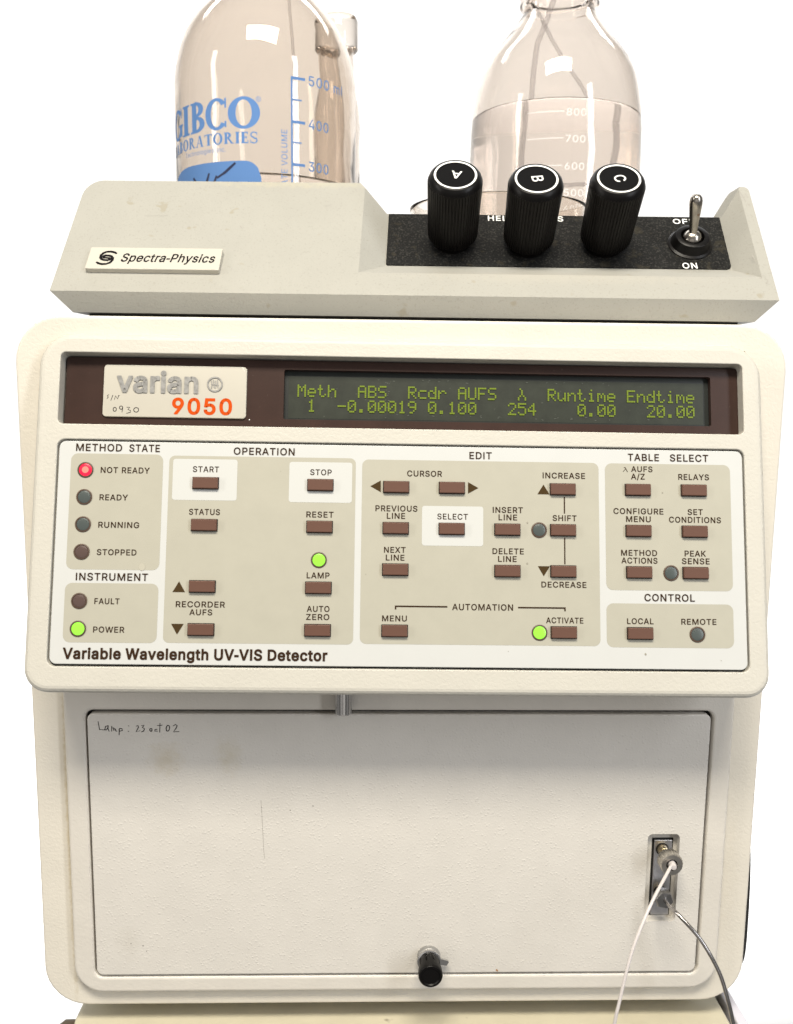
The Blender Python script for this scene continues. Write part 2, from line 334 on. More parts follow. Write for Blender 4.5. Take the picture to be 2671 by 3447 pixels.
GLYPH['2'] = (453, '64 0 64 47 234 229 252 248 268 266 282 282 294 298 303 312 311 327 316 341 319 356 320 371 319 389 315 405 308 419 298 431 287 441 273 449 258 455 241 458 224 460 205 458 188 454 172 447 159 438 148 427 139 413 132 398 128 381 127 362 66 362 68 391 75 418 86 442 102 464 121 482 143 496 168 507 196 513 225 516 254 513 281 507 306 497 328 482 346 465 361 445 372 423 379 398 381 372 380 354 377 336 371 318 363 299 351 280 336 259 317 235 294 209 267 180 153 60 153 57 389 57 389 0', '1 0 59 29 28 30 31 30 28 28 27 31 32 31 27 33 32 27 27 26 33 34 33 26 26 25 34 25 35 34 38 22 21 21 20 38 37 23 22 22 38 37 18 40 19 39 19 40 57 2 58 19 39 20 38 20 39 1 59 58 58 2 1 35 25 24 36 35 24 24 23 36 23 37 36 17 16 42 41 17 42 50 49 10 11 10 49 49 48 11 5 55 54 6 5 54 54 53 6 7 6 53 53 52 7 8 7 52 52 51 8 9 8 51 51 50 9 50 10 9 11 48 12 48 47 12 47 46 12 13 12 46 46 45 13 14 13 45 45 44 14 15 14 44 44 43 15 16 15 43 42 16 43 59 0 61 61 60 59 2 57 56 3 2 56 4 3 56 56 55 4 55 5 4 17 41 18 40 18 41')
GLYPH['3'] = (453, '218 -7 188 -5 159 1 133 10 108 22 88 38 70 57 57 79 48 104 44 132 109 132 112 115 118 100 126 87 137 76 150 66 165 59 182 54 200 51 219 50 239 51 258 55 275 61 291 69 304 80 315 93 323 108 328 125 329 145 328 163 323 180 316 196 306 211 292 223 275 234 254 241 229 246 201 248 157 248 157 299 288 448 288 452 70 452 70 509 372 509 372 461 211 278 211 289 247 290 279 286 308 276 333 262 354 244 371 222 383 198 391 173 393 145 390 116 383 90 370 66 354 45 333 27 309 12 281 2 251 -5 221 289', '3 15 4 15 14 4 5 4 14 14 13 5 6 5 13 13 12 6 7 6 12 12 11 7 8 7 11 11 10 8 9 8 10 17 16 2 17 2 1 1 18 17 64 20 0 19 0 20 35 48 36 18 1 0 0 19 18 46 37 36 36 48 46 39 46 47 2 16 3 15 3 16 37 46 38 46 39 38 22 21 63 22 63 62 23 22 62 33 50 34 49 34 50 58 57 27 28 27 57 57 56 28 56 55 28 29 28 55 55 54 29 30 29 54 54 53 30 23 62 61 24 23 61 61 60 24 25 24 60 60 59 25 26 25 59 59 58 26 58 27 26 30 53 31 53 52 31 32 31 52 52 51 32 33 32 51 50 33 51 45 40 47 41 40 45 45 44 41 63 21 64 20 64 21 34 49 35 48 35 49 39 47 40 43 42 41 41 44 43 46 48 65 47 46 65 45 47 65')
GLYPH['4'] = (453, '40 105 40 158 247 509 311 509 109 166 109 163 413 163 413 105 282 0 282 121 282 146 282 318 343 318 343 0 282 105 282 163 343 163 343 105', '1 0 5 1 5 4 4 2 1 5 0 9 5 9 10 16 15 10 2 4 3 15 16 11 8 13 14 9 0 14 5 10 15 12 11 16 7 6 16 17 7 16 14 17 9 17 16 10 10 9 17 17 14 13')
GLYPH['5'] = (453, '221 -7 192 -5 165 1 140 11 118 25 99 41 83 60 71 82 63 105 60 130 122 130 125 115 130 102 138 89 148 78 160 68 173 60 188 54 204 51 221 50 241 51 259 56 276 64 291 75 304 89 314 104 322 122 326 141 328 162 326 183 321 203 314 221 303 237 290 251 275 262 257 270 238 275 218 277 201 276 184 273 167 268 152 262 139 255 128 246 67 253 96 509 366 509 366 452 151 452 134 301 136 301 148 311 162 318 178 325 194 330 212 333 229 334 252 332 274 328 294 321 313 311 330 299 345 285 358 269 370 251 379 231 386 210 390 187 391 163 388 132 381 102 369 76 352 52 332 32 309 15 282 3 253 -4', '9 8 10 49 43 42 5 4 14 14 13 5 6 5 13 13 12 6 7 6 12 12 11 7 8 7 11 10 8 11 43 49 44 45 44 49 40 39 52 39 53 52 17 1 18 55 37 56 18 1 0 0 19 18 37 55 38 54 38 55 1 17 2 16 2 17 53 39 38 38 54 53 2 16 3 16 15 3 4 3 15 14 4 15 49 42 41 50 49 41 41 40 50 51 50 40 40 52 51 45 49 48 20 76 21 57 36 35 35 58 57 21 76 75 22 21 75 75 74 22 74 23 22 33 60 34 60 59 34 35 34 59 58 35 59 71 70 26 27 26 70 70 69 27 28 27 69 69 68 28 68 67 28 29 28 67 67 66 29 30 29 66 66 65 30 23 74 73 24 23 73 73 72 24 25 24 72 72 71 25 71 26 25 30 65 31 65 64 31 64 63 31 32 31 63 63 62 32 33 32 62 62 61 33 60 33 61 76 20 0 19 0 20 56 37 36 36 57 56 47 46 48 45 48 46')
GLYPH['6'] = (453, '226 -7 196 -4 168 3 142 15 119 31 100 51 84 74 73 101 66 130 64 162 65 187 71 212 80 239 93 268 112 302 137 340 252 509 322 509 151 261 145 261 151 270 157 279 165 288 174 295 184 302 196 307 208 311 221 313 235 314 265 312 291 305 316 295 337 280 355 262 370 240 380 215 387 187 389 157 387 127 379 98 368 73 352 50 333 30 310 14 284 3 257 -4 226 48 245 50 263 55 279 63 293 73 304 86 314 101 322 119 326 137 327 157 326 178 322 196 314 213 304 228 293 241 279 251 263 259 245 264 226 265 207 264 190 259 174 252 160 241 148 229 138 214 131 197 126 179 125 158 126 138 131 119 138 102 148 86 160 73 174 63 190 55 207 50 175 295', '6 5 76 76 75 6 7 6 75 75 74 7 8 7 74 74 73 8 9 8 73 73 72 9 10 9 72 11 10 72 72 71 11 12 11 71 71 70 12 18 20 19 19 69 68 18 19 68 20 18 21 65 26 25 1 81 80 66 65 24 65 25 24 1 80 2 80 79 2 18 68 67 2 79 3 79 78 3 4 3 78 78 77 4 5 4 77 76 5 77 12 70 69 13 12 69 69 19 13 14 13 19 19 20 14 20 21 14 21 22 14 15 14 22 22 23 15 64 28 27 45 48 47 45 47 0 46 0 47 28 64 63 62 61 30 29 62 30 48 45 44 44 49 48 62 29 63 28 63 29 41 40 52 53 52 40 40 39 53 39 38 53 54 53 38 38 37 54 55 54 37 56 55 37 37 36 56 57 56 36 36 35 57 35 34 57 58 57 34 34 33 58 49 44 43 50 49 43 43 42 50 51 50 42 42 41 51 41 52 51 58 33 59 33 32 59 60 59 32 32 31 60 61 60 31 30 61 31 15 23 16 81 1 0 0 46 81 26 65 64 64 27 26 67 66 18 82 18 24 66 24 18 22 21 18 18 82 23 17 16 23 23 22 18 17 23 82')
GLYPH['7'] = (453, '97 0 323 448 323 452 62 452 62 509 391 509 391 449 165 0', '0 7 1 2 1 6 6 5 2 6 1 7 4 3 2 2 5 4')
GLYPH['8'] = (453, '226 -7 193 -5 163 1 136 11 111 25 91 42 74 62 62 84 54 109 52 135 53 156 58 176 65 195 75 212 87 228 101 241 117 252 134 260 153 265 153 267 129 276 109 289 93 308 80 330 73 354 70 380 73 405 79 429 90 450 106 469 124 485 146 498 170 508 197 514 226 516 255 514 282 508 306 498 328 485 346 469 361 450 373 429 379 405 382 380 379 354 372 330 359 308 343 289 323 276 300 267 300 265 319 260 335 252 351 241 365 228 377 212 387 195 395 176 399 156 401 135 398 109 391 84 378 62 362 42 341 25 317 11 289 1 259 -5 226 49 248 50 267 54 285 60 300 69 313 79 323 91 331 106 335 121 337 139 335 157 330 173 322 189 312 202 298 213 283 223 265 230 247 234 226 235 206 234 187 230 169 223 154 213 140 202 130 189 122 173 117 157 115 139 117 121 121 106 129 91 139 79 152 69 167 60 185 54 205 50 226 290 244 291 260 294 274 300 287 308 298 318 307 330 314 344 318 359 319 376 318 392 314 407 308 420 299 432 288 442 275 449 260 455 244 459 226 460 208 459 192 455 177 449 164 442 153 432 145 420 138 407 134 392 133 376 134 359 138 344 145 330 154 318 165 308 178 300 193 294 209 291', '6 5 98 98 97 6 7 6 97 97 96 7 8 7 96 9 8 96 96 95 9 10 9 95 95 94 10 11 10 94 94 93 11 12 11 93 13 12 93 93 92 13 14 13 92 24 23 132 132 131 24 25 24 131 131 130 25 26 25 130 32 125 124 103 1 0 0 68 103 86 139 87 1 103 102 138 88 87 87 139 138 123 33 124 32 124 33 1 102 2 102 101 2 3 2 101 100 3 101 89 88 18 88 138 18 19 18 138 138 137 19 136 19 137 31 126 125 125 32 31 3 100 4 100 99 4 5 4 99 98 5 99 14 92 91 15 14 91 16 15 91 91 90 16 17 16 90 90 89 17 89 18 17 19 136 20 136 135 20 21 20 135 135 134 21 22 21 134 134 133 22 23 22 133 132 23 133 26 130 129 27 26 129 28 27 129 129 128 28 29 28 128 128 127 29 30 29 127 127 126 30 126 31 30 34 122 121 121 35 34 119 36 120 67 70 69 84 106 85 105 85 106 35 121 120 120 36 35 71 66 65 72 71 65 70 67 66 66 71 70 82 50 83 84 83 50 106 84 50 50 49 106 107 106 49 49 108 107 118 37 119 36 119 37 63 62 74 75 74 62 62 61 75 76 75 61 61 60 76 60 59 76 77 76 59 59 58 77 78 77 58 58 57 78 79 78 57 57 56 79 56 55 79 80 79 55 55 54 80 45 44 112 113 112 44 44 43 113 114 113 43 43 42 114 72 65 64 73 72 64 64 63 73 63 74 73 80 54 81 54 53 81 53 52 81 82 81 52 52 51 82 50 82 51 108 49 48 109 108 48 48 47 109 110 109 47 47 46 110 111 110 46 46 45 111 45 112 111 114 42 115 42 41 115 41 40 115 116 115 40 40 39 116 117 116 39 39 38 117 118 117 38 37 118 38 67 69 0 68 0 69 85 105 86 105 104 86 139 86 104 122 34 123 33 123 34')
GLYPH['9'] = (453, '226 516 256 513 285 506 310 494 333 478 352 458 368 434 380 408 387 378 389 347 387 322 382 296 373 270 359 240 340 207 315 168 200 0 130 0 301 248 307 248 302 238 295 229 287 221 278 214 268 207 257 202 245 198 232 195 218 195 188 197 161 203 137 214 116 229 98 247 83 269 72 294 66 321 64 352 66 382 73 411 85 436 101 459 120 479 143 494 168 506 196 513 226 460 207 459 190 454 174 446 160 435 148 423 138 407 131 390 127 372 125 352 127 331 131 313 138 295 148 280 160 268 174 257 190 250 207 245 226 243 245 245 263 249 279 257 293 267 305 280 314 295 322 312 326 330 327 350 326 371 322 390 314 407 305 422 293 435 279 446 263 454 245 459 278 213', '34 33 58 58 57 34 35 34 57 36 35 57 57 56 36 37 36 56 56 55 37 55 54 37 38 37 54 54 53 38 39 38 53 53 52 39 40 39 52 41 40 52 43 50 49 49 44 43 64 28 27 46 0 47 28 64 63 45 48 47 47 0 45 28 63 29 63 62 29 30 29 62 61 30 62 44 49 48 48 45 44 15 23 16 30 61 31 61 60 31 32 31 60 60 59 32 33 32 59 58 33 59 41 52 51 42 41 51 51 50 42 50 43 42 65 26 25 65 25 24 24 66 65 1 81 80 18 21 20 18 68 67 79 2 80 1 80 2 14 13 19 71 70 12 12 11 71 72 71 11 11 10 72 10 9 72 73 72 9 9 8 73 74 73 8 8 7 74 75 74 7 7 6 75 76 75 6 6 5 76 22 23 15 15 14 22 21 22 14 20 21 14 14 19 20 18 20 19 68 18 19 69 68 19 19 13 69 13 12 69 12 70 69 76 5 77 5 4 77 78 77 4 4 3 78 79 78 3 2 79 3 64 27 26 26 65 64 0 46 81 81 1 0 67 66 18 82 18 24 66 24 18 21 18 22 18 82 23 17 16 23 23 22 18 17 23 82')
GLYPH['A'] = (480, '16 0 201 509 276 509 463 0 395 0 287 302 280 323 272 346 264 372 255 402 244 438 232 478 245 478 233 437 222 402 213 371 204 345 197 322 191 302 85 0 110 142 110 199 370 199 370 142 239 456 154 199 324 199 344 142 135 142', '0 19 20 21 18 17 0 20 21 1 16 15 1 15 14 14 13 1 13 11 1 16 1 17 21 17 1 0 21 1 8 7 2 8 2 9 10 9 2 12 10 2 4 3 23 3 22 23 6 5 22 2 7 6 6 22 2 22 3 2 28 25 20 11 13 24 11 24 12 1 11 12 12 2 1 26 27 23 10 12 24 25 28 26 18 21 25 21 20 25 22 5 26 23 22 26 4 23 27 27 26 28 20 19 28')
GLYPH['B'] = (456, '60 0 60 509 241 509 274 507 304 501 329 491 350 477 367 461 381 442 390 421 396 398 398 374 397 353 393 336 387 320 378 307 368 295 356 286 343 278 329 272 315 267 315 262 331 260 347 254 363 245 378 234 391 220 402 203 411 184 416 161 418 136 416 111 410 88 400 67 386 48 368 31 344 18 317 8 284 2 247 0 125 57 245 57 281 60 309 67 330 80 344 96 353 115 355 137 354 153 350 169 342 184 333 197 320 209 306 218 289 225 269 229 248 231 125 231 125 285 238 285 256 287 273 290 288 296 302 304 314 314 323 326 330 340 335 355 336 372 333 393 326 412 313 429 294 442 270 449 240 452 125 452', '40 57 0 1 0 57 74 2 75 59 58 57 1 57 58 58 75 1 75 2 1 60 56 55 41 39 38 38 42 41 60 55 61 40 0 39 39 41 40 59 57 56 56 60 59 73 3 74 2 74 3 54 53 21 63 62 20 20 19 63 64 63 19 72 71 5 4 72 5 42 38 37 37 43 42 54 21 55 61 55 21 21 20 61 20 62 61 72 4 73 3 73 4 34 33 45 33 32 45 46 45 32 32 31 46 47 46 31 31 30 47 30 29 47 48 47 29 29 28 48 49 48 28 28 27 49 50 49 27 27 26 50 26 25 50 51 50 25 24 51 25 13 12 67 68 67 12 12 11 68 11 10 68 69 68 10 10 9 69 43 37 36 44 43 36 36 35 44 35 34 44 34 45 44 51 24 52 24 23 52 23 22 52 53 52 22 21 53 22 64 19 18 18 17 64 65 64 17 17 16 65 16 15 65 66 65 15 15 14 66 14 13 66 13 67 66 69 9 70 9 8 70 8 7 70 71 70 7 7 6 71 5 71 6')
GLYPH['C'] = (510, '267 -7 225 -3 186 7 150 25 119 49 92 79 70 115 53 157 44 203 40 254 44 305 53 352 70 393 92 429 119 459 150 484 186 501 225 512 267 516 293 514 317 511 340 504 362 496 383 485 402 471 419 456 435 438 448 418 459 397 467 373 473 348 408 348 404 365 397 380 389 395 380 407 369 418 357 428 344 437 330 444 315 449 300 453 284 455 267 456 237 453 209 445 184 432 161 414 141 391 125 364 113 332 106 295 103 254 106 213 113 177 125 145 141 117 161 94 184 76 210 63 237 56 267 53 284 54 300 56 315 60 330 65 344 72 357 81 369 90 380 102 389 114 397 128 404 144 408 160 473 160 467 135 459 112 448 91 435 71 420 53 402 38 383 24 363 13 341 5 317 -2 293 -6', '6 5 56 56 55 6 7 6 55 55 54 7 8 7 54 54 53 8 9 8 53 52 9 53 9 52 51 10 9 51 51 50 10 11 10 50 50 49 11 12 11 49 49 48 12 13 12 48 15 47 46 1 59 2 16 45 17 2 59 58 45 16 46 15 46 16 0 61 60 85 63 62 18 42 19 85 62 0 61 0 62 42 18 43 44 43 18 0 60 1 59 1 60 17 45 44 44 18 17 2 58 3 58 57 3 4 3 57 5 4 57 56 5 57 13 48 47 14 13 47 47 15 14 40 20 41 64 84 83 83 65 64 39 21 40 20 40 21 38 37 23 22 38 23 65 83 82 66 65 82 82 81 66 81 67 66 38 22 39 21 39 22 78 77 70 71 70 77 77 76 71 72 71 76 76 75 72 73 72 75 75 74 73 30 29 31 32 31 29 29 28 32 33 32 28 28 27 33 34 33 27 27 26 34 67 81 80 68 67 80 80 79 68 69 68 79 79 78 69 78 70 69 34 26 35 26 25 35 36 35 25 25 24 36 37 36 24 23 37 24 63 85 84 84 64 63 19 42 41 41 20 19')
GLYPH['D'] = (502, '219 0 96 0 96 57 215 57 254 60 288 68 318 81 343 99 363 122 379 149 390 181 397 216 399 255 397 294 390 329 379 361 364 388 344 410 320 428 291 441 258 449 221 452 93 452 93 509 225 509 273 505 315 495 353 478 385 455 412 426 433 391 449 351 458 306 462 255 458 205 449 159 433 119 411 83 384 54 351 31 312 14 268 3 125 509 125 0 60 0 60 509 125 452 125 57', '45 44 22 22 23 45 0 3 43 2 43 47 43 2 1 44 1 2 22 44 2 22 2 46 22 46 42 23 22 42 41 5 4 24 20 25 26 19 18 5 41 40 40 6 5 25 20 19 19 26 25 41 4 0 3 0 4 20 24 21 42 21 24 27 17 28 34 33 11 12 11 33 13 12 33 33 32 13 37 36 8 9 8 36 36 35 9 10 9 35 35 34 10 34 11 10 13 32 14 32 31 14 15 14 31 31 30 15 16 15 30 30 29 16 17 16 29 28 17 29 6 40 39 7 6 39 39 38 7 38 37 7 37 8 7 17 27 18 26 18 27 21 42 46 2 47 46 43 3 47')
GLYPH['E'] = (419, '60 0 60 509 372 509 372 452 125 452 125 286 355 286 355 229 125 229 125 57 375 57 375 0', '0 9 8 1 0 8 8 5 1 5 4 1 9 0 11 11 10 9 5 8 7 7 6 5 3 2 4 1 4 2')
GLYPH['F'] = (410, '60 0 60 509 369 509 369 452 125 452 125 278 346 278 346 221 125 221 125 0', '9 8 0 8 5 0 1 0 5 3 2 4 5 8 7 7 6 5 1 5 4 4 2 1')
GLYPH['G'] = (520, '269 -7 225 -3 185 7 149 25 118 49 91 79 69 116 53 157 43 203 40 254 43 305 53 352 69 393 91 429 117 459 149 484 184 501 223 512 265 516 291 514 316 510 340 504 363 494 384 483 403 469 421 453 436 436 449 416 460 395 468 373 474 349 408 349 402 365 395 379 387 393 378 406 368 417 356 427 344 436 330 443 315 448 300 453 283 455 265 456 236 453 209 445 183 432 160 414 141 392 125 364 113 332 106 295 103 254 106 213 113 177 125 145 141 117 161 95 184 76 210 63 238 56 269 53 296 55 322 61 345 71 365 85 382 102 396 123 407 147 413 173 415 202 434 199 283 199 283 256 478 256 478 200 475 160 466 124 451 91 431 62 406 38 377 19 344 5 308 -4 415 199', '6 5 56 56 55 6 7 6 55 55 54 7 8 7 54 54 53 8 9 8 53 52 9 53 9 52 51 10 9 51 51 50 10 11 10 50 50 49 11 12 11 49 49 48 12 13 12 48 58 57 3 45 17 16 58 3 2 2 59 58 45 16 46 43 18 44 60 1 0 0 61 60 18 43 42 42 19 18 59 2 1 1 60 59 17 45 44 44 18 17 3 57 4 5 4 57 56 5 57 13 48 47 14 13 47 15 14 47 47 46 15 46 16 15 40 20 41 82 63 83 62 83 63 39 21 40 20 40 21 65 64 81 81 64 82 63 82 64 37 23 38 23 22 38 39 38 22 21 39 22 76 75 71 75 74 71 78 77 67 68 67 77 77 76 68 69 68 76 76 71 69 70 84 71 71 74 70 30 29 31 32 31 29 29 28 32 65 81 80 66 65 80 80 79 66 79 78 66 78 67 66 32 28 33 28 27 33 34 33 27 27 26 34 35 34 26 26 25 35 36 35 25 25 24 36 37 36 24 23 37 24 83 62 0 61 0 62 84 70 72 73 72 70 70 74 73 19 42 41 41 20 19 69 71 84')
GLYPH['H'] = (517, '60 0 60 509 125 509 125 289 392 289 392 509 457 509 457 0 392 0 392 232 125 232 125 0', '0 11 10 1 0 10 10 3 1 3 2 1 9 8 7 7 6 9 4 9 6 6 5 4 3 10 9 9 4 3')
GLYPH['I'] = (185, '60 0 125 0 125 509 60 509', '0 1 2 0 2 3')
GLYPH['J'] = (396, '185 -7 143 -2 106 11 75 33 52 63 38 100 33 145 33 173 98 173 98 145 100 117 108 93 122 74 139 61 160 53 185 50 209 53 230 61 248 74 261 93 269 117 272 145 272 509 336 509 336 145 332 100 318 63 294 33 263 11 227 -2', '7 6 9 9 8 7 0 14 1 13 1 14 1 13 2 12 2 13 2 12 3 12 11 3 4 3 11 5 4 11 11 10 5 6 5 10 9 6 10 18 17 28 28 17 29 16 29 17 25 24 20 21 20 24 22 21 24 24 23 22 18 28 27 19 18 27 27 26 19 26 25 19 25 20 19 29 16 0 16 15 0 14 0 15')
GLYPH['K'] = (467, '104 145 104 216 116 231 128 246 139 261 151 275 162 289 174 303 187 317 199 331 212 344 364 509 448 509 231 276 228 276 60 0 60 509 125 509 125 334 124 225 125 193 125 0 372 0 188 259 228 309 449 0 124 242 125 167 198 245 243 288', '2 1 19 15 0 1 16 15 1 0 15 21 1 0 20 19 1 20 2 19 26 2 26 18 1 2 18 16 1 18 18 17 16 7 6 23 24 14 13 22 25 13 13 25 29 24 13 29 12 11 24 14 24 23 9 8 24 10 9 24 24 11 10 19 20 23 3 19 23 4 3 23 5 4 23 23 6 5 0 21 27 20 0 27 19 3 26 14 23 28 13 14 28 22 13 28 20 27 28 23 20 28 8 7 24 7 23 24 12 24 29')
GLYPH['L'] = (393, '60 0 60 509 125 509 125 57 361 57 361 0', '1 0 3 3 0 5 5 4 3 1 3 2')
GLYPH['M'] = (628, '60 0 60 509 152 509 277 187 280 179 284 170 287 159 291 147 295 135 299 123 303 110 307 97 311 84 315 71 319 60 322 49 307 49 311 59 314 71 318 83 322 95 326 108 330 121 334 134 338 146 342 158 346 169 349 179 352 187 476 509 568 509 568 0 504 0 504 291 504 302 504 314 504 327 505 340 505 354 505 369 505 383 506 398 506 413 506 428 507 443 507 457 513 457 508 441 503 425 498 409 492 393 487 378 482 363 477 348 472 335 467 322 463 310 459 300 456 291 342 0 286 0 170 291 167 300 163 310 159 321 155 333 150 347 145 361 140 376 134 392 129 408 124 424 118 441 112 457 119 457 119 444 120 430 120 416 120 401 121 386 121 372 121 357 121 342 122 328 122 315 122 302 122 291 122 0 315 73 507 437 119 436', '80 79 1 79 78 1 78 77 1 73 1 77 72 73 77 77 76 72 73 72 75 74 73 75 87 86 0 1 0 86 86 85 1 85 84 1 84 83 1 83 82 1 82 81 1 80 1 81 75 72 90 10 16 11 12 17 18 11 16 17 17 12 11 16 10 60 67 2 68 69 68 2 70 69 2 71 70 2 75 71 2 74 75 2 73 74 2 1 73 2 14 15 20 19 13 14 14 20 19 20 15 21 44 47 46 45 44 46 40 39 30 41 40 30 42 41 30 43 42 30 30 46 43 46 47 43 47 44 89 33 32 31 31 30 33 34 33 30 35 34 30 36 35 30 37 36 30 38 37 30 30 39 38 89 44 48 58 28 27 51 50 29 50 49 29 49 48 29 48 44 29 44 45 29 45 46 29 46 30 29 16 60 59 59 15 16 17 16 15 15 14 17 18 17 14 14 13 18 18 13 88 13 19 88 28 58 57 67 66 2 62 61 3 3 2 65 66 65 2 65 64 3 64 63 3 63 62 3 12 18 88 52 51 29 29 28 54 55 54 28 56 55 28 57 56 28 54 53 29 53 52 29 43 47 89 15 59 21 59 58 25 26 25 58 27 26 58 25 24 59 24 23 59 23 22 59 22 21 59 4 3 61 61 60 6 7 6 60 8 7 60 9 8 60 10 9 60 6 5 61 5 4 61 72 76 90 71 75 90')
GLYPH['N'] = (523, '60 0 60 509 136 509 343 183 349 174 355 163 363 151 371 137 379 122 388 107 396 90 405 73 414 55 405 54 403 72 402 90 401 108 400 126 399 142 399 157 399 171 399 184 399 195 399 509 463 509 463 0 387 0 202 290 194 303 186 317 177 331 168 346 159 363 148 381 136 402 123 425 108 452 119 454 120 429 121 406 122 384 123 363 124 345 124 328 125 313 125 301 125 291 125 0 403 78 120 430', '39 38 36 44 43 1 43 42 1 42 41 1 41 40 1 36 1 40 39 36 40 37 36 49 2 34 33 47 46 0 1 0 46 46 45 1 44 1 45 37 35 34 34 2 37 36 37 2 1 36 2 9 26 10 26 9 8 14 13 11 11 13 12 11 12 15 16 15 12 12 25 16 17 16 25 18 17 25 19 18 25 20 19 25 25 12 26 12 13 26 10 26 13 13 14 10 14 11 48 20 25 21 22 21 25 25 24 22 23 22 24 8 7 26 2 33 32 28 27 3 3 2 29 30 29 2 31 30 2 32 31 2 29 28 3 11 15 48 10 14 48 3 27 26 4 3 26 5 4 26 6 5 26 7 6 26 36 38 49 35 37 49')
GLYPH['O'] = (533, '267 -7 225 -3 186 7 150 25 119 49 92 79 70 115 53 157 44 203 40 254 44 305 53 352 70 393 92 429 119 459 150 484 186 501 225 512 267 516 309 512 348 501 384 484 415 459 442 429 464 393 480 352 490 305 493 254 490 203 480 157 464 115 442 79 415 49 384 25 348 7 309 -3 267 53 296 55 324 63 349 76 372 94 392 116 408 144 420 176 428 213 430 254 428 295 420 332 408 365 392 392 372 415 349 433 324 446 296 453 267 456 237 453 210 445 184 433 161 415 142 392 125 364 113 332 106 295 103 254 106 213 113 176 125 144 142 117 161 94 184 76 210 63 237 55', '7 6 66 66 65 7 8 7 65 65 64 8 9 8 64 64 63 9 63 62 9 10 9 62 62 61 10 11 10 61 61 60 11 12 11 60 2 69 3 69 68 3 58 57 15 0 36 71 0 71 1 70 1 71 55 17 56 16 56 17 1 70 2 69 2 70 56 16 57 15 57 16 3 68 4 5 4 68 68 67 5 6 5 67 66 6 67 12 60 59 13 12 59 59 58 13 14 13 58 58 15 14 18 54 53 34 38 35 35 38 37 52 19 53 18 53 19 40 39 33 50 21 51 20 51 21 33 39 34 38 34 39 51 20 52 19 52 20 30 29 42 43 42 29 29 28 43 44 43 28 28 27 44 45 44 27 46 45 27 27 26 46 47 46 26 26 25 47 48 47 25 25 24 48 40 33 32 32 31 40 41 40 31 31 30 41 30 42 41 48 24 49 24 23 49 50 49 23 23 22 50 21 50 22 35 37 0 36 0 37 54 18 55 17 55 18')
GLYPH['P'] = (445, '60 0 60 509 235 509 272 506 305 499 332 487 356 471 375 452 390 430 400 404 407 377 409 348 407 318 400 291 390 265 375 243 356 223 332 207 305 195 272 188 235 186 109 186 109 242 233 242 257 244 279 248 297 256 312 266 324 279 333 294 339 310 343 328 344 348 343 367 339 385 333 402 324 416 312 428 297 439 279 446 257 451 232 452 125 452 125 0 125 242 125 186', '43 21 0 21 22 0 1 0 22 40 2 41 42 41 2 21 43 45 22 21 45 22 44 42 1 22 42 42 2 1 19 25 24 25 19 18 18 26 25 38 4 39 3 39 4 19 24 20 23 20 24 39 3 40 2 40 3 16 15 28 29 28 15 15 14 29 14 13 29 30 29 13 13 12 30 31 30 12 12 11 31 32 31 11 33 32 11 11 10 33 34 33 10 10 9 34 35 34 9 9 8 35 8 7 35 36 35 7 7 6 36 26 18 17 27 26 17 17 16 27 16 28 27 36 6 37 6 5 37 38 37 5 4 38 5 20 23 45 23 44 45 44 22 45')
GLYPH['R'] = (449, '60 0 60 509 236 509 273 506 305 500 333 489 356 473 376 455 390 433 401 408 407 381 409 352 407 323 401 296 390 271 376 250 356 232 333 217 305 206 273 200 236 198 96 198 96 255 234 255 258 256 280 260 298 267 313 276 325 287 334 300 340 316 344 333 345 352 344 371 340 389 334 405 325 419 313 430 298 440 279 446 258 451 233 452 125 452 125 0 353 0 230 229 303 229 428 0 125 255 125 198 247 198 313 210', '21 0 43 0 21 22 1 0 22 22 42 1 40 2 41 21 43 49 22 21 49 42 22 48 41 2 42 1 42 2 26 46 27 18 46 19 25 24 46 46 26 25 39 38 4 3 39 4 50 19 45 19 46 45 23 45 24 39 3 40 2 40 3 16 15 28 29 28 15 15 14 29 30 29 14 14 13 30 13 12 30 31 30 12 12 11 31 32 31 11 33 32 11 11 10 33 34 33 10 10 9 34 9 8 34 35 34 8 8 7 35 36 35 7 7 6 36 19 50 44 18 19 44 18 44 51 46 18 51 27 46 17 17 16 27 16 28 27 36 6 37 6 5 37 38 37 5 4 38 5 20 45 49 45 23 48 48 49 45 48 22 49 45 20 50 46 24 45 17 46 51 44 47 51')
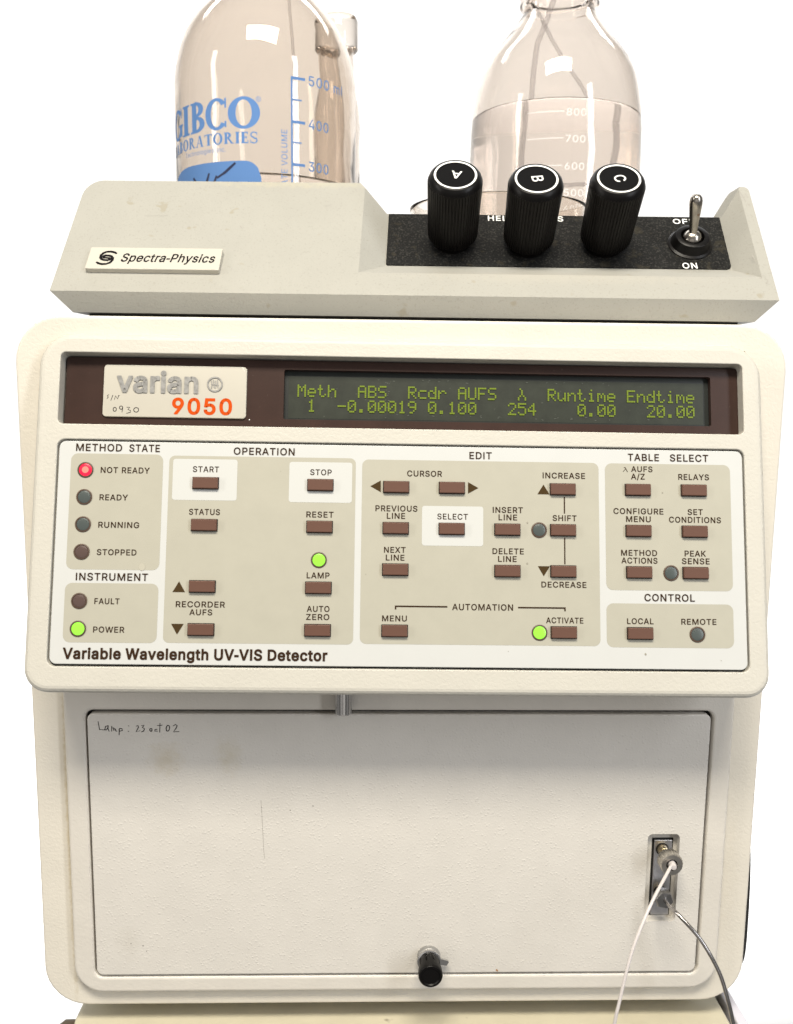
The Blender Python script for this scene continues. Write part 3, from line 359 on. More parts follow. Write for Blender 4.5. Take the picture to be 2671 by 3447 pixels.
GLYPH['S'] = (447, '224 -9 188 -7 156 -1 128 9 102 23 81 40 64 60 51 83 42 109 38 137 104 137 108 118 114 102 123 88 136 76 150 66 166 59 185 53 204 50 224 49 246 50 267 54 286 60 303 69 317 79 329 92 338 106 344 122 346 139 344 154 340 168 332 179 322 189 310 197 296 205 280 211 263 217 245 222 184 239 145 253 112 269 86 289 67 313 56 341 52 372 54 400 62 425 75 448 92 468 113 484 138 498 165 508 195 514 227 516 259 514 289 508 316 498 340 484 360 468 377 449 390 427 398 403 401 378 337 378 332 402 320 421 302 437 280 449 254 456 225 459 204 457 185 454 167 448 152 440 139 430 129 418 121 405 117 391 115 376 117 359 122 345 131 334 142 324 155 315 169 308 184 302 198 297 212 293 264 279 279 275 295 270 312 264 328 256 344 248 359 238 372 226 384 213 395 198 402 180 407 161 408 139 406 112 399 87 386 64 370 43 349 25 323 11 294 0 261 -7', '6 5 13 13 12 6 7 6 12 12 11 7 8 7 11 11 10 8 9 8 10 42 41 80 43 42 80 80 79 43 44 43 79 79 78 44 45 44 78 78 77 45 46 45 77 77 76 46 47 46 76 76 75 47 48 47 75 73 72 50 72 51 50 0 19 18 0 18 1 17 1 18 87 86 38 85 38 86 52 71 70 1 17 2 16 2 17 38 85 39 85 84 39 83 39 84 51 72 71 71 52 51 2 16 3 16 15 3 4 3 15 15 14 4 5 4 14 13 5 14 39 83 40 83 82 40 41 40 82 82 81 41 80 41 81 48 75 74 49 48 74 74 73 49 73 50 49 88 36 89 20 108 21 36 88 37 34 33 92 92 91 34 21 108 107 22 21 107 107 106 22 106 23 22 34 91 35 91 90 35 36 35 90 89 36 90 66 56 67 56 55 67 68 67 55 54 68 55 104 103 25 26 25 103 103 102 26 27 26 102 102 101 27 28 27 101 101 100 28 100 99 28 29 28 99 99 98 29 30 29 98 98 97 30 97 96 30 31 30 96 96 95 31 62 61 63 64 63 61 61 60 64 60 59 64 23 106 105 24 23 105 105 104 24 104 25 24 31 95 32 95 94 32 94 93 32 33 32 93 92 33 93 64 59 65 59 58 65 66 65 58 58 57 66 56 66 57 108 20 0 19 0 20 87 38 37 37 88 87 68 54 69 54 53 69 70 69 53 52 70 53')
GLYPH['T'] = (449, '32 452 32 509 417 509 417 452 257 452 257 0 193 0 193 452', '1 0 7 3 2 4 7 6 5 5 4 7 4 2 7 1 7 2')
GLYPH['U'] = (517, '259 -8 220 -6 186 2 154 15 126 33 103 55 85 80 71 108 63 140 60 173 60 509 124 509 124 178 126 155 132 133 141 113 153 95 169 80 187 68 208 59 232 53 259 52 285 53 309 59 331 68 349 80 364 95 377 113 385 133 391 155 393 178 393 509 457 509 457 173 454 140 446 108 433 80 414 55 391 33 363 15 332 2 297 -6', '9 8 13 13 12 9 10 9 12 12 11 10 18 2 19 20 1 0 19 2 1 1 20 19 2 18 3 17 3 18 3 17 4 17 16 4 5 4 16 16 15 5 6 5 15 7 6 15 15 14 7 8 7 14 13 8 14 41 23 22 23 41 40 24 23 40 40 39 24 39 25 24 35 34 28 29 28 34 34 33 29 30 29 33 33 32 30 31 30 32 25 39 38 26 25 38 38 37 26 27 26 37 37 36 27 36 35 27 35 28 27 41 22 0 22 21 0 20 0 21')
GLYPH['V'] = (480, '204 0 16 509 84 509 192 206 199 187 207 164 215 137 225 106 236 71 248 31 235 31 247 71 257 107 267 138 276 165 283 187 290 206 395 509 463 509 278 0 241 53', '4 3 0 0 3 1 2 1 3 10 8 0 8 7 0 7 6 0 6 5 0 4 0 5 17 16 18 18 16 19 15 19 16 11 9 19 12 11 19 13 12 19 14 13 19 19 15 14 10 0 19 19 9 10 10 9 20 9 11 20 8 10 20')
GLYPH['W'] = (686, '155 0 16 509 82 509 163 196 167 179 172 162 175 145 179 128 183 111 187 94 190 76 194 58 197 40 189 40 193 58 196 76 200 94 203 111 207 128 211 145 215 162 220 179 224 196 306 509 380 509 462 196 466 179 470 162 474 145 478 128 482 111 486 94 490 76 494 58 497 40 488 40 492 58 495 76 499 94 503 111 506 128 510 145 515 162 519 179 523 196 603 509 670 509 530 0 455 0 368 323 362 345 357 368 351 391 346 417 341 445 336 475 350 475 345 446 340 420 335 395 330 371 324 347 318 323 230 0 193 61 493 63 343 436', '0 3 1 2 1 3 7 6 0 6 5 0 5 4 0 3 0 4 11 14 12 12 15 11 12 14 13 10 13 14 14 11 64 11 15 64 13 10 0 10 9 0 9 8 0 7 0 8 17 16 63 59 58 23 58 54 23 54 55 23 13 0 63 12 13 63 15 12 63 63 16 15 62 61 22 53 52 24 57 53 24 56 57 24 31 30 48 33 36 35 32 35 36 33 35 34 34 37 33 36 33 65 44 47 46 46 45 44 41 40 47 42 41 47 43 42 47 47 44 43 37 34 47 38 37 47 39 38 47 47 40 39 47 34 48 34 35 48 35 32 48 31 48 32 52 51 24 30 29 48 57 54 66 55 54 57 57 56 55 23 55 56 56 24 23 10 14 64 60 59 23 23 22 61 61 60 23 50 49 25 25 24 50 51 50 24 33 37 65 32 36 65 22 21 62 26 25 49 49 48 26 27 26 48 28 27 48 29 28 48 54 58 66 53 57 66 18 17 63 63 62 21 21 20 63 20 19 63 19 18 63')
GLYPH['X'] = (474, '18 0 217 284 217 236 29 509 104 509 178 400 188 386 196 373 204 361 211 350 217 340 223 329 230 318 236 305 243 292 232 292 239 305 246 317 252 329 258 339 265 350 272 361 280 373 288 386 298 400 374 509 446 509 259 239 259 287 456 0 382 0 292 129 283 142 275 154 268 165 262 175 256 185 250 195 244 206 237 218 230 231 244 231 238 219 231 207 225 196 219 186 213 176 206 166 199 155 191 143 182 129 91 0 200 261 238 303 275 263 237 218', '0 51 50 5 4 3 2 46 45 11 10 1 43 39 40 15 13 12 2 45 44 44 43 2 43 40 2 1 2 40 15 12 1 11 1 12 46 2 47 48 47 2 49 48 2 50 49 2 2 1 52 5 3 1 6 5 1 7 6 1 8 7 1 9 8 1 1 10 9 38 41 42 35 27 36 37 36 27 28 19 18 37 27 38 41 38 27 27 28 14 16 14 28 17 16 28 28 18 17 30 29 31 26 25 24 27 35 34 34 33 27 33 32 27 32 31 27 27 31 54 28 27 54 24 23 28 23 22 28 22 21 28 21 20 28 19 28 20 39 43 55 39 55 42 40 39 42 42 41 40 41 27 40 1 40 27 27 14 1 15 1 14 15 14 53 1 3 52 0 50 52 50 2 52 14 16 53 13 15 53 26 24 54 24 28 54 31 29 54 38 42 55')
GLYPH['Y'] = (472, '203 0 203 208 16 509 91 509 192 344 203 327 213 309 222 292 231 274 240 254 250 230 224 230 233 254 242 275 251 293 260 310 270 327 280 344 381 509 455 509 268 208 268 0 237 262', '3 2 4 6 1 7 8 11 12 7 1 11 11 8 7 4 2 1 5 4 1 1 6 5 13 9 10 10 14 13 18 17 19 19 17 20 16 20 17 14 10 20 15 14 20 20 16 15 1 0 21 21 20 1 11 1 20 20 10 11 10 9 11 12 11 9 12 9 22 9 13 22 8 12 22')
GLYPH['Z'] = (438, '42 0 42 46 273 385 284 400 295 415 306 431 318 446 329 461 341 476 348 454 327 453 306 453 285 452 265 452 244 452 223 452 40 452 40 509 397 509 397 462 169 129 157 113 146 97 134 81 122 65 110 49 97 33 90 54 111 55 131 56 152 57 173 57 193 57 214 57 399 57 399 0 323 453 115 55', '27 26 25 25 28 27 28 24 27 1 0 26 26 27 1 26 0 33 33 32 26 32 31 26 31 30 26 30 29 26 25 26 29 28 25 37 27 24 23 23 22 27 1 27 22 22 21 1 21 20 1 1 20 2 10 6 9 7 10 9 8 7 9 9 19 8 19 18 8 19 2 20 3 2 19 4 3 19 19 9 4 5 4 9 9 6 5 10 7 36 7 8 11 12 11 8 13 12 8 14 13 8 15 14 8 8 18 15 33 0 35 35 34 33 17 16 15 15 18 17 7 11 36 6 10 36 25 29 37 24 28 37')
GLYPH['a'] = (389, '160 -9 137 -7 115 -3 94 5 76 15 60 29 48 45 38 63 32 84 30 108 32 128 36 146 43 161 53 174 64 184 78 193 92 200 108 206 125 211 143 214 161 217 178 220 200 223 218 225 234 227 247 229 257 231 265 235 271 240 274 246 276 255 276 257 275 272 272 285 267 297 260 307 251 315 240 322 227 327 212 330 196 331 178 330 163 327 149 322 137 316 127 309 118 301 110 292 104 283 100 274 41 291 51 313 64 331 79 346 95 358 114 368 133 375 153 380 173 383 194 384 208 384 223 382 239 379 255 375 271 369 286 360 300 350 312 336 322 320 330 301 335 278 337 251 337 0 277 0 277 52 272 52 267 43 260 34 252 25 242 16 229 8 215 1 199 -4 181 -7 170 45 192 47 211 51 228 59 242 68 254 80 263 93 270 108 274 122 276 138 276 190 272 187 267 184 259 182 251 180 241 178 231 176 221 174 210 173 200 171 191 170 182 169 175 168 161 166 147 163 134 159 122 153 112 147 103 139 97 130 93 118 92 105 93 93 96 82 102 72 109 64 119 57 130 52 142 48 156 46', '5 4 119 119 118 5 6 5 118 118 117 6 7 6 117 117 116 7 8 7 116 116 115 8 9 8 115 115 114 9 10 9 114 11 10 114 114 113 11 12 11 113 13 12 113 113 112 13 14 13 112 15 14 112 51 50 49 49 48 51 48 47 51 52 51 47 1 122 2 122 121 2 21 106 105 105 104 21 83 84 0 123 0 84 20 107 106 106 21 20 57 42 41 41 58 57 0 123 1 122 1 123 18 109 108 19 18 108 108 107 19 107 20 19 55 44 43 56 55 43 43 42 56 42 57 56 2 121 3 121 120 3 4 3 120 119 4 120 15 112 111 16 15 111 111 110 16 17 16 110 110 109 17 109 18 17 52 47 46 53 52 46 46 45 53 54 53 45 45 44 54 44 55 54 59 40 60 38 61 39 85 82 81 81 86 85 22 103 102 102 101 22 101 23 22 60 40 39 39 61 60 24 100 99 87 79 78 24 99 98 98 25 24 86 81 80 80 79 86 79 87 86 23 101 100 100 24 23 37 63 38 63 62 38 61 38 62 74 73 72 72 71 93 94 93 71 30 29 71 31 30 71 71 70 31 32 31 70 70 69 32 91 90 74 74 72 91 92 91 72 72 93 92 96 95 94 28 27 94 94 71 28 71 29 28 32 69 33 69 68 33 34 33 68 68 67 34 35 34 67 67 66 35 66 65 35 87 78 77 88 87 77 77 76 88 76 75 88 89 88 75 75 74 89 74 90 89 25 98 97 97 96 25 26 25 96 96 94 26 94 27 26 35 65 36 65 64 36 37 36 64 63 37 64 82 85 83 84 83 85 103 22 104 21 104 22 40 59 41 58 41 59')
GLYPH['b'] = (424, '229 -8 208 -7 189 -3 172 4 159 12 147 21 138 31 130 41 123 50 118 59 112 59 112 0 53 0 53 509 114 509 114 319 118 319 123 327 130 336 137 346 147 355 158 364 171 373 188 379 207 383 229 384 259 382 287 374 313 361 335 342 354 320 370 293 381 261 388 227 390 189 388 151 381 116 370 84 355 57 336 34 313 16 288 3 260 -6 220 47 242 49 262 55 279 66 294 80 306 97 316 117 323 139 327 163 328 189 327 215 323 239 316 261 307 281 295 298 280 311 262 322 243 328 220 330 198 328 178 322 161 312 147 299 134 282 125 263 118 241 114 216 113 189 114 162 118 138 125 115 135 95 147 78 162 65 179 55 198 49', '11 10 12 71 70 12 70 69 12 13 12 69 69 15 13 73 72 10 12 10 72 71 12 72 15 69 68 68 67 15 2 78 3 78 77 3 22 63 62 62 23 22 3 77 4 5 4 77 77 76 5 6 5 76 20 19 64 64 63 20 21 20 63 63 22 21 6 76 7 8 7 76 76 75 8 9 8 75 75 74 9 10 9 74 73 10 74 15 67 66 16 15 66 66 65 16 17 16 65 65 64 17 18 17 64 64 19 18 13 15 14 61 25 24 44 0 42 43 1 0 0 44 43 25 61 60 60 26 25 58 27 59 46 45 41 41 45 42 44 42 45 26 60 59 59 27 26 37 36 49 50 49 36 36 35 50 51 50 35 35 34 51 52 51 34 53 52 34 34 33 53 54 53 33 33 32 54 55 54 32 32 31 55 46 41 40 40 39 46 47 46 39 39 38 47 48 47 38 38 37 48 37 49 48 55 31 56 31 30 56 57 56 30 30 29 57 58 57 29 29 28 58 27 58 28 78 2 1 1 43 78 61 24 62 23 62 24')
GLYPH['c'] = (396, '207 -8 174 -5 144 3 117 16 93 35 72 58 56 85 44 116 37 150 34 187 37 225 44 260 56 291 72 318 93 341 117 360 144 374 174 382 207 384 226 384 243 381 260 377 276 371 291 364 305 356 318 346 330 335 340 322 349 308 356 293 362 277 303 262 300 272 295 281 290 289 284 297 278 304 270 311 261 316 252 321 242 325 231 328 220 329 207 330 184 328 163 321 145 310 130 296 118 278 108 258 102 236 98 212 96 187 98 163 102 139 108 117 118 97 130 80 145 66 163 55 184 49 207 46 220 47 232 49 243 52 253 55 262 60 271 66 279 73 285 80 292 89 297 98 301 107 304 117 363 102 357 86 350 70 341 56 331 43 319 32 306 21 292 12 277 5 261 -1 244 -5 226 -7', '6 5 56 56 55 6 7 6 55 55 54 7 8 7 54 54 53 8 9 8 53 53 52 9 52 51 9 10 9 51 51 50 10 11 10 50 50 49 11 12 11 49 41 19 42 18 42 19 85 62 0 61 0 62 42 18 43 0 61 1 61 60 1 2 1 60 59 2 60 16 45 44 17 16 44 44 43 17 43 18 17 2 59 3 59 58 3 4 3 58 58 57 4 5 4 57 56 5 57 12 49 48 13 12 48 48 47 13 14 13 47 47 46 14 15 14 46 46 45 15 45 16 15 84 64 63 64 84 83 83 65 64 39 21 40 20 40 21 65 83 82 82 66 65 37 23 38 23 22 38 39 38 22 21 39 22 78 77 70 71 70 77 77 76 71 72 71 76 76 75 72 73 72 75 75 74 73 30 29 31 32 31 29 29 28 32 33 32 28 28 27 33 66 82 81 67 66 81 81 80 67 68 67 80 80 79 68 69 68 79 79 78 69 78 70 69 33 27 34 27 26 34 35 34 26 26 25 35 36 35 25 25 24 36 37 36 24 23 37 24 84 63 85 62 85 63 40 20 41 19 41 20')
GLYPH['d'] = (424, '195 -8 165 -6 137 3 111 16 89 34 70 57 55 84 43 116 36 151 34 189 36 227 43 261 55 293 70 320 89 342 112 361 137 374 165 382 196 384 218 383 237 379 253 373 267 364 278 355 287 346 295 336 301 327 306 319 311 319 311 509 372 509 372 0 313 0 313 59 307 59 301 50 295 41 287 31 277 21 266 12 252 4 236 -3 217 -7 205 47 226 49 246 55 263 65 278 78 290 95 299 115 306 138 310 162 312 189 310 216 306 241 300 263 290 282 278 299 263 312 246 322 227 328 205 330 182 328 162 322 145 311 130 298 118 281 108 261 102 239 98 215 96 189 98 163 102 139 109 117 118 97 130 80 145 66 162 55 182 49', '7 6 73 73 72 7 8 7 72 72 71 8 9 8 71 71 70 9 70 69 9 10 9 69 69 68 10 11 10 68 68 67 11 12 11 67 64 63 16 64 16 15 77 1 78 42 43 0 78 1 0 0 43 78 61 18 62 17 62 18 1 77 2 76 2 77 62 17 63 16 63 17 2 76 3 4 3 76 76 75 4 5 4 75 75 74 5 6 5 74 73 6 74 12 67 66 13 12 66 66 65 13 14 13 65 65 64 14 64 15 14 60 20 19 44 41 40 40 45 44 59 21 60 20 60 21 24 23 58 45 40 39 39 38 45 46 45 38 38 37 46 58 23 59 23 22 59 21 59 22 31 33 32 31 52 51 52 31 53 31 30 53 28 53 30 50 49 33 33 31 50 31 51 50 53 28 54 55 54 28 56 55 28 27 56 28 28 30 29 46 37 36 36 35 46 47 46 35 35 34 47 48 47 34 34 33 48 33 49 48 56 27 57 27 26 57 58 57 26 26 25 58 24 58 25 41 44 42 43 42 44 60 19 61 18 61 19')
GLYPH['e'] = (404, '212 -8 177 -5 145 3 117 16 92 35 72 58 56 85 44 116 37 150 34 187 36 224 44 258 55 290 71 317 91 340 115 359 142 373 172 382 205 384 226 383 246 380 266 374 285 366 303 355 319 341 334 324 347 305 357 282 365 256 370 227 371 194 371 169 75 169 75 221 338 221 310 202 308 226 304 248 298 269 288 286 277 301 263 314 246 323 227 328 205 330 183 328 164 323 146 313 131 301 119 286 109 270 102 251 97 231 96 211 96 178 98 151 102 127 110 106 121 88 135 73 151 61 169 53 190 48 212 46 227 47 241 49 254 53 265 58 276 65 285 73 294 82 300 93 306 105 365 91 358 72 348 55 335 39 320 26 302 14 283 4 261 -3 237 -7 309 221 97 221 96 169', '8 7 32 9 8 32 35 34 82 52 51 33 7 6 56 56 55 7 32 7 55 54 53 32 53 33 32 9 32 33 10 9 33 11 10 33 33 51 11 12 11 51 51 50 12 13 12 50 48 47 15 47 16 15 0 63 62 45 44 18 0 62 1 61 1 62 17 46 45 45 18 17 1 61 2 61 60 2 3 2 60 59 3 60 16 47 46 46 17 16 3 59 4 59 58 4 5 4 58 58 57 5 6 5 57 56 6 57 13 50 49 14 13 49 49 48 14 48 15 14 64 81 65 65 81 80 80 66 65 42 20 43 19 43 20 66 80 79 79 67 66 42 41 22 22 21 42 20 42 21 30 29 34 29 28 34 75 74 71 72 71 74 74 73 72 31 35 54 31 30 35 30 34 35 37 36 34 34 28 37 28 27 37 67 79 78 68 67 78 78 77 68 69 68 77 77 76 69 70 69 76 76 75 70 75 71 70 37 27 38 27 26 38 39 38 26 26 25 39 40 39 25 25 24 40 24 23 40 41 40 23 22 41 23 81 64 0 63 0 64 53 54 35 43 19 44 18 44 19 32 55 84 54 32 84 52 33 83 34 36 82 33 53 83 53 35 82 53 82 83 31 54 84')
GLYPH['g'] = (425, '207 -151 180 -149 156 -146 134 -140 114 -132 97 -122 82 -110 70 -97 59 -84 51 -69 101 -41 107 -49 114 -57 122 -66 131 -74 142 -82 154 -88 169 -93 187 -96 207 -97 236 -95 261 -87 282 -75 298 -58 308 -34 311 -6 311 68 306 68 301 60 294 51 287 41 277 32 266 23 252 16 236 10 217 6 195 5 165 7 138 14 113 27 90 43 71 65 55 90 43 120 36 154 34 191 36 229 43 263 55 293 71 320 90 342 112 361 138 374 166 382 196 384 218 383 237 379 253 373 267 365 279 356 288 346 296 336 302 327 308 319 313 319 313 379 372 379 372 -9 370 -40 363 -67 350 -90 334 -109 314 -124 291 -136 265 -144 237 -149 205 59 227 61 246 66 264 75 278 87 290 103 300 121 307 142 311 166 312 193 311 219 307 242 300 264 291 283 279 299 264 312 247 322 227 328 205 330 182 328 163 322 145 312 130 298 118 282 109 262 102 241 98 218 96 193 98 167 102 144 109 123 118 104 131 88 145 76 163 66 183 61', '8 7 12 12 11 8 11 10 8 9 8 10 43 42 106 106 105 43 44 43 105 105 104 44 45 44 104 104 103 45 103 102 45 46 45 102 102 101 46 47 46 101 101 100 47 48 47 100 16 15 3 3 15 4 1 17 2 36 76 111 94 54 95 17 1 18 36 111 37 110 37 111 53 96 95 95 54 53 16 3 2 2 17 16 37 110 38 109 38 110 52 97 96 96 53 52 4 15 5 15 14 5 6 5 14 14 13 6 7 6 13 12 7 13 38 109 39 40 39 109 109 108 40 41 40 108 108 107 41 42 41 107 106 42 107 48 100 99 49 48 99 99 98 49 50 49 98 98 97 50 51 50 97 97 52 51 19 0 75 20 19 75 77 35 34 34 33 77 33 78 77 92 57 93 57 56 93 55 93 56 79 31 30 60 59 91 20 75 74 74 21 20 78 33 32 32 31 78 31 79 78 91 59 92 59 58 92 57 92 58 68 67 25 26 25 67 85 84 67 67 66 85 86 85 66 65 64 66 71 70 23 70 69 23 24 23 69 69 68 24 68 25 24 83 82 26 26 67 83 67 84 83 86 66 87 66 64 87 88 87 64 89 88 64 63 89 64 21 74 73 22 21 73 73 72 22 72 71 22 71 23 22 79 30 29 29 28 79 80 79 28 28 27 80 81 80 27 27 26 81 26 82 81 89 63 90 63 62 90 91 90 62 62 61 91 60 91 61 18 1 0 0 19 18 76 36 35 35 77 76 93 55 94 54 94 55')
GLYPH['h'] = (410, '114 227 114 0 53 0 53 509 114 509 114 287 102 287 116 319 132 344 152 362 175 374 200 382 227 384 252 383 275 377 295 369 313 356 328 340 341 321 350 298 355 271 357 240 357 0 296 0 296 235 293 263 286 286 273 304 256 318 235 326 210 329 192 328 176 324 161 317 147 308 136 297 126 283 119 266 115 248 114 314', '3 2 6 2 1 0 6 2 0 0 38 6 10 32 31 9 33 32 32 10 9 8 34 33 33 9 8 6 38 37 5 6 37 37 36 5 36 35 5 7 5 35 35 34 7 34 8 7 3 6 4 12 29 13 29 12 30 11 30 12 13 29 28 28 14 13 24 23 22 22 21 24 24 21 25 21 20 25 20 19 25 26 25 19 19 18 26 18 17 26 27 26 17 17 16 27 16 15 27 28 27 15 14 28 15 30 11 31 10 31 11 5 7 39 6 5 39 4 6 39')
GLYPH['i'] = (167, '53 0 53 379 114 379 114 0 84 443 73 444 63 448 54 455 47 463 43 472 41 483 43 494 47 504 54 512 63 518 73 522 84 524 95 522 105 518 114 512 121 504 125 494 126 483 125 472 121 463 114 455 105 448 95 444', '10 9 8 11 10 12 13 7 6 14 5 15 5 14 6 13 6 14 10 8 7 7 13 10 12 10 13 17 16 27 26 18 27 17 27 18 22 21 20 23 22 24 25 24 22 19 25 22 22 20 19 18 26 25 25 19 18 1 0 3 3 2 1 27 16 4 5 4 16 15 5 16')
GLYPH['l'] = (167, '53 0 114 0 114 509 53 509', '0 1 2 0 2 3')
GLYPH['m'] = (610, '53 0 53 379 112 379 112 295 108 295 114 314 122 331 132 346 144 358 158 368 172 376 187 382 203 385 219 386 245 383 268 375 287 361 303 342 314 320 321 295 312 295 318 312 326 329 337 343 350 356 364 366 381 375 398 381 417 385 437 386 458 385 478 380 497 372 514 361 529 346 541 328 550 307 555 283 557 255 557 0 496 0 496 254 493 279 485 298 473 313 456 323 438 329 419 330 402 329 387 326 374 320 363 312 353 302 345 290 340 277 336 263 335 247 335 0 274 0 274 260 272 280 265 297 253 311 238 322 220 328 199 330 185 329 171 326 158 320 145 312 135 302 126 289 119 274 115 257 114 238 114 0 112 310 317 309', '75 74 0 1 0 74 4 1 74 74 73 4 68 67 8 67 9 8 6 70 69 7 6 69 69 68 7 68 8 7 4 73 72 3 4 72 72 71 3 71 70 3 5 3 70 70 6 5 1 4 2 65 11 66 10 66 11 64 63 14 13 12 64 64 14 13 64 12 65 11 65 12 59 20 60 61 60 20 20 18 61 18 17 61 62 61 17 17 16 62 62 16 63 16 15 63 14 63 15 9 67 66 66 10 9 55 54 19 54 53 19 50 25 24 26 49 48 48 27 26 25 50 49 49 26 25 19 53 52 21 19 52 22 21 52 52 51 22 23 22 51 51 50 23 50 24 23 29 47 46 31 30 45 46 45 30 29 46 30 41 40 39 39 38 41 38 37 41 41 37 42 37 36 42 43 42 36 36 35 43 35 34 43 44 43 34 34 33 44 33 32 44 45 44 32 31 45 32 27 48 47 28 27 47 47 29 28 57 56 58 59 58 56 56 55 59 20 59 55 55 19 20 20 19 77 3 5 76 4 3 76 2 4 76 19 21 77 18 20 77')
GLYPH['n'] = (410, '114 227 114 0 53 0 53 379 112 379 112 287 102 287 116 319 132 344 152 362 175 374 200 382 227 384 252 383 275 377 295 369 313 356 328 340 341 321 350 298 355 271 357 240 357 0 296 0 296 235 293 263 286 286 273 304 256 318 235 326 210 329 192 328 176 324 161 317 147 308 136 297 126 283 119 266 115 248 112 310', '1 0 2 3 2 0 6 3 0 0 38 6 3 6 4 10 32 31 9 33 32 32 10 9 8 34 33 33 9 8 6 38 37 5 6 37 37 36 5 36 35 5 7 5 35 35 34 7 34 8 7 12 29 13 29 12 30 11 30 12 13 29 28 28 14 13 24 23 22 22 21 24 24 21 25 21 20 25 20 19 25 26 25 19 19 18 26 18 17 26 27 26 17 17 16 27 16 15 27 28 27 15 14 28 15 30 11 31 10 31 11 5 7 39 6 5 39 4 6 39')
GLYPH['o'] = (415, '207 -8 174 -5 144 3 117 16 93 35 72 58 56 85 44 116 37 150 34 187 37 225 44 260 56 291 72 318 93 341 117 360 144 374 174 382 207 384 241 382 271 374 299 360 323 341 343 318 359 291 371 260 379 225 381 187 379 150 371 116 359 85 343 58 323 35 299 16 271 3 241 -5 207 46 231 49 252 55 270 66 285 80 298 97 307 117 314 139 318 163 319 187 318 212 314 236 307 258 298 278 285 296 270 310 252 321 231 328 207 330 184 328 163 321 145 310 130 296 118 278 108 258 102 236 98 212 96 187 98 163 102 139 108 117 118 97 130 80 145 66 163 55 184 49', '7 6 66 66 65 7 8 7 65 65 64 8 9 8 64 64 63 9 63 62 9 10 9 62 62 61 10 11 10 61 61 60 11 12 11 60 0 36 1 36 71 1 1 71 2 71 70 2 3 2 70 69 3 70 57 56 15 16 15 56 56 55 16 55 17 16 3 69 4 69 68 4 5 4 68 68 67 5 6 5 67 66 6 67 12 60 59 13 12 59 59 58 13 14 13 58 58 57 14 57 15 14 54 53 19 18 54 19 37 35 34 38 37 34 34 33 38 39 38 33 51 21 52 21 20 52 53 52 20 19 53 20 30 29 42 43 42 29 29 28 43 44 43 28 28 27 44 45 44 27 46 45 27 27 26 46 47 46 26 26 25 47 48 47 25 25 24 48 39 33 32 40 39 32 32 31 40 41 40 31 31 30 41 30 42 41 48 24 49 24 23 49 50 49 23 23 22 50 51 50 22 21 51 22 35 37 0 36 0 37 17 55 54 54 18 17')
GLYPH['p'] = (424, '53 -143 53 379 112 379 112 319 118 319 123 327 130 336 137 346 147 355 158 364 171 373 188 379 207 383 229 384 259 382 287 374 313 361 335 342 354 320 370 293 381 261 388 227 390 189 388 151 381 116 370 84 355 57 336 34 313 16 288 3 260 -6 229 -8 208 -7 189 -3 173 4 159 12 147 21 138 31 130 41 124 50 118 59 114 59 114 -143 220 47 242 49 262 55 279 66 294 80 306 97 316 117 323 139 327 163 328 189 327 215 323 239 316 261 307 281 295 298 280 311 262 322 243 328 220 330 198 328 178 322 161 312 147 299 134 282 125 263 118 241 114 216 113 189 114 162 118 138 125 115 135 95 147 78 162 65 179 55 198 49', '3 2 1 41 71 0 1 0 71 71 70 1 70 69 1 0 42 41 73 72 41 71 41 72 1 69 68 3 1 68 68 67 3 33 78 34 78 77 34 10 63 62 62 11 10 34 77 35 36 35 77 77 76 36 37 36 76 8 7 64 64 63 8 9 8 63 63 10 9 37 76 38 39 38 76 76 75 39 40 39 75 75 74 40 41 40 74 73 41 74 3 67 66 4 3 66 66 65 4 5 4 65 65 64 5 6 5 64 64 7 6 61 13 12 44 31 30 43 32 31 31 44 43 13 61 60 60 14 13 58 15 59 46 45 29 29 45 30 44 30 45 14 60 59 59 15 14 25 24 49 50 49 24 24 23 50 51 50 23 23 22 51 52 51 22 53 52 22 22 21 53 54 53 21 21 20 54 55 54 20 20 19 55 46 29 28 28 27 46 47 46 27 27 26 47 48 47 26 26 25 48 25 49 48 55 19 56 19 18 56 57 56 18 18 17 57 58 57 17 17 16 58 15 58 16 78 33 32 32 43 78 61 12 62 11 62 12')
GLYPH['r'] = (259, '53 0 53 379 112 379 112 321 115 321 124 339 137 354 152 367 171 377 191 383 213 385 218 385 223 385 229 384 235 384 240 384 243 384 243 322 241 323 236 324 230 324 223 325 215 326 207 326 190 324 174 321 159 315 146 306 135 296 126 284 119 269 115 254 114 237 114 0', '3 2 1 33 32 0 1 0 32 32 31 1 3 1 31 27 26 5 26 6 5 3 31 30 30 29 3 4 3 29 29 28 4 28 27 4 27 5 4 23 9 24 10 22 11 22 10 23 9 23 10 20 14 13 18 17 16 18 16 19 15 19 16 19 15 20 14 20 15 20 13 21 13 12 21 22 21 12 11 22 12 6 26 25 7 6 25 8 7 25 25 24 8 24 9 8')
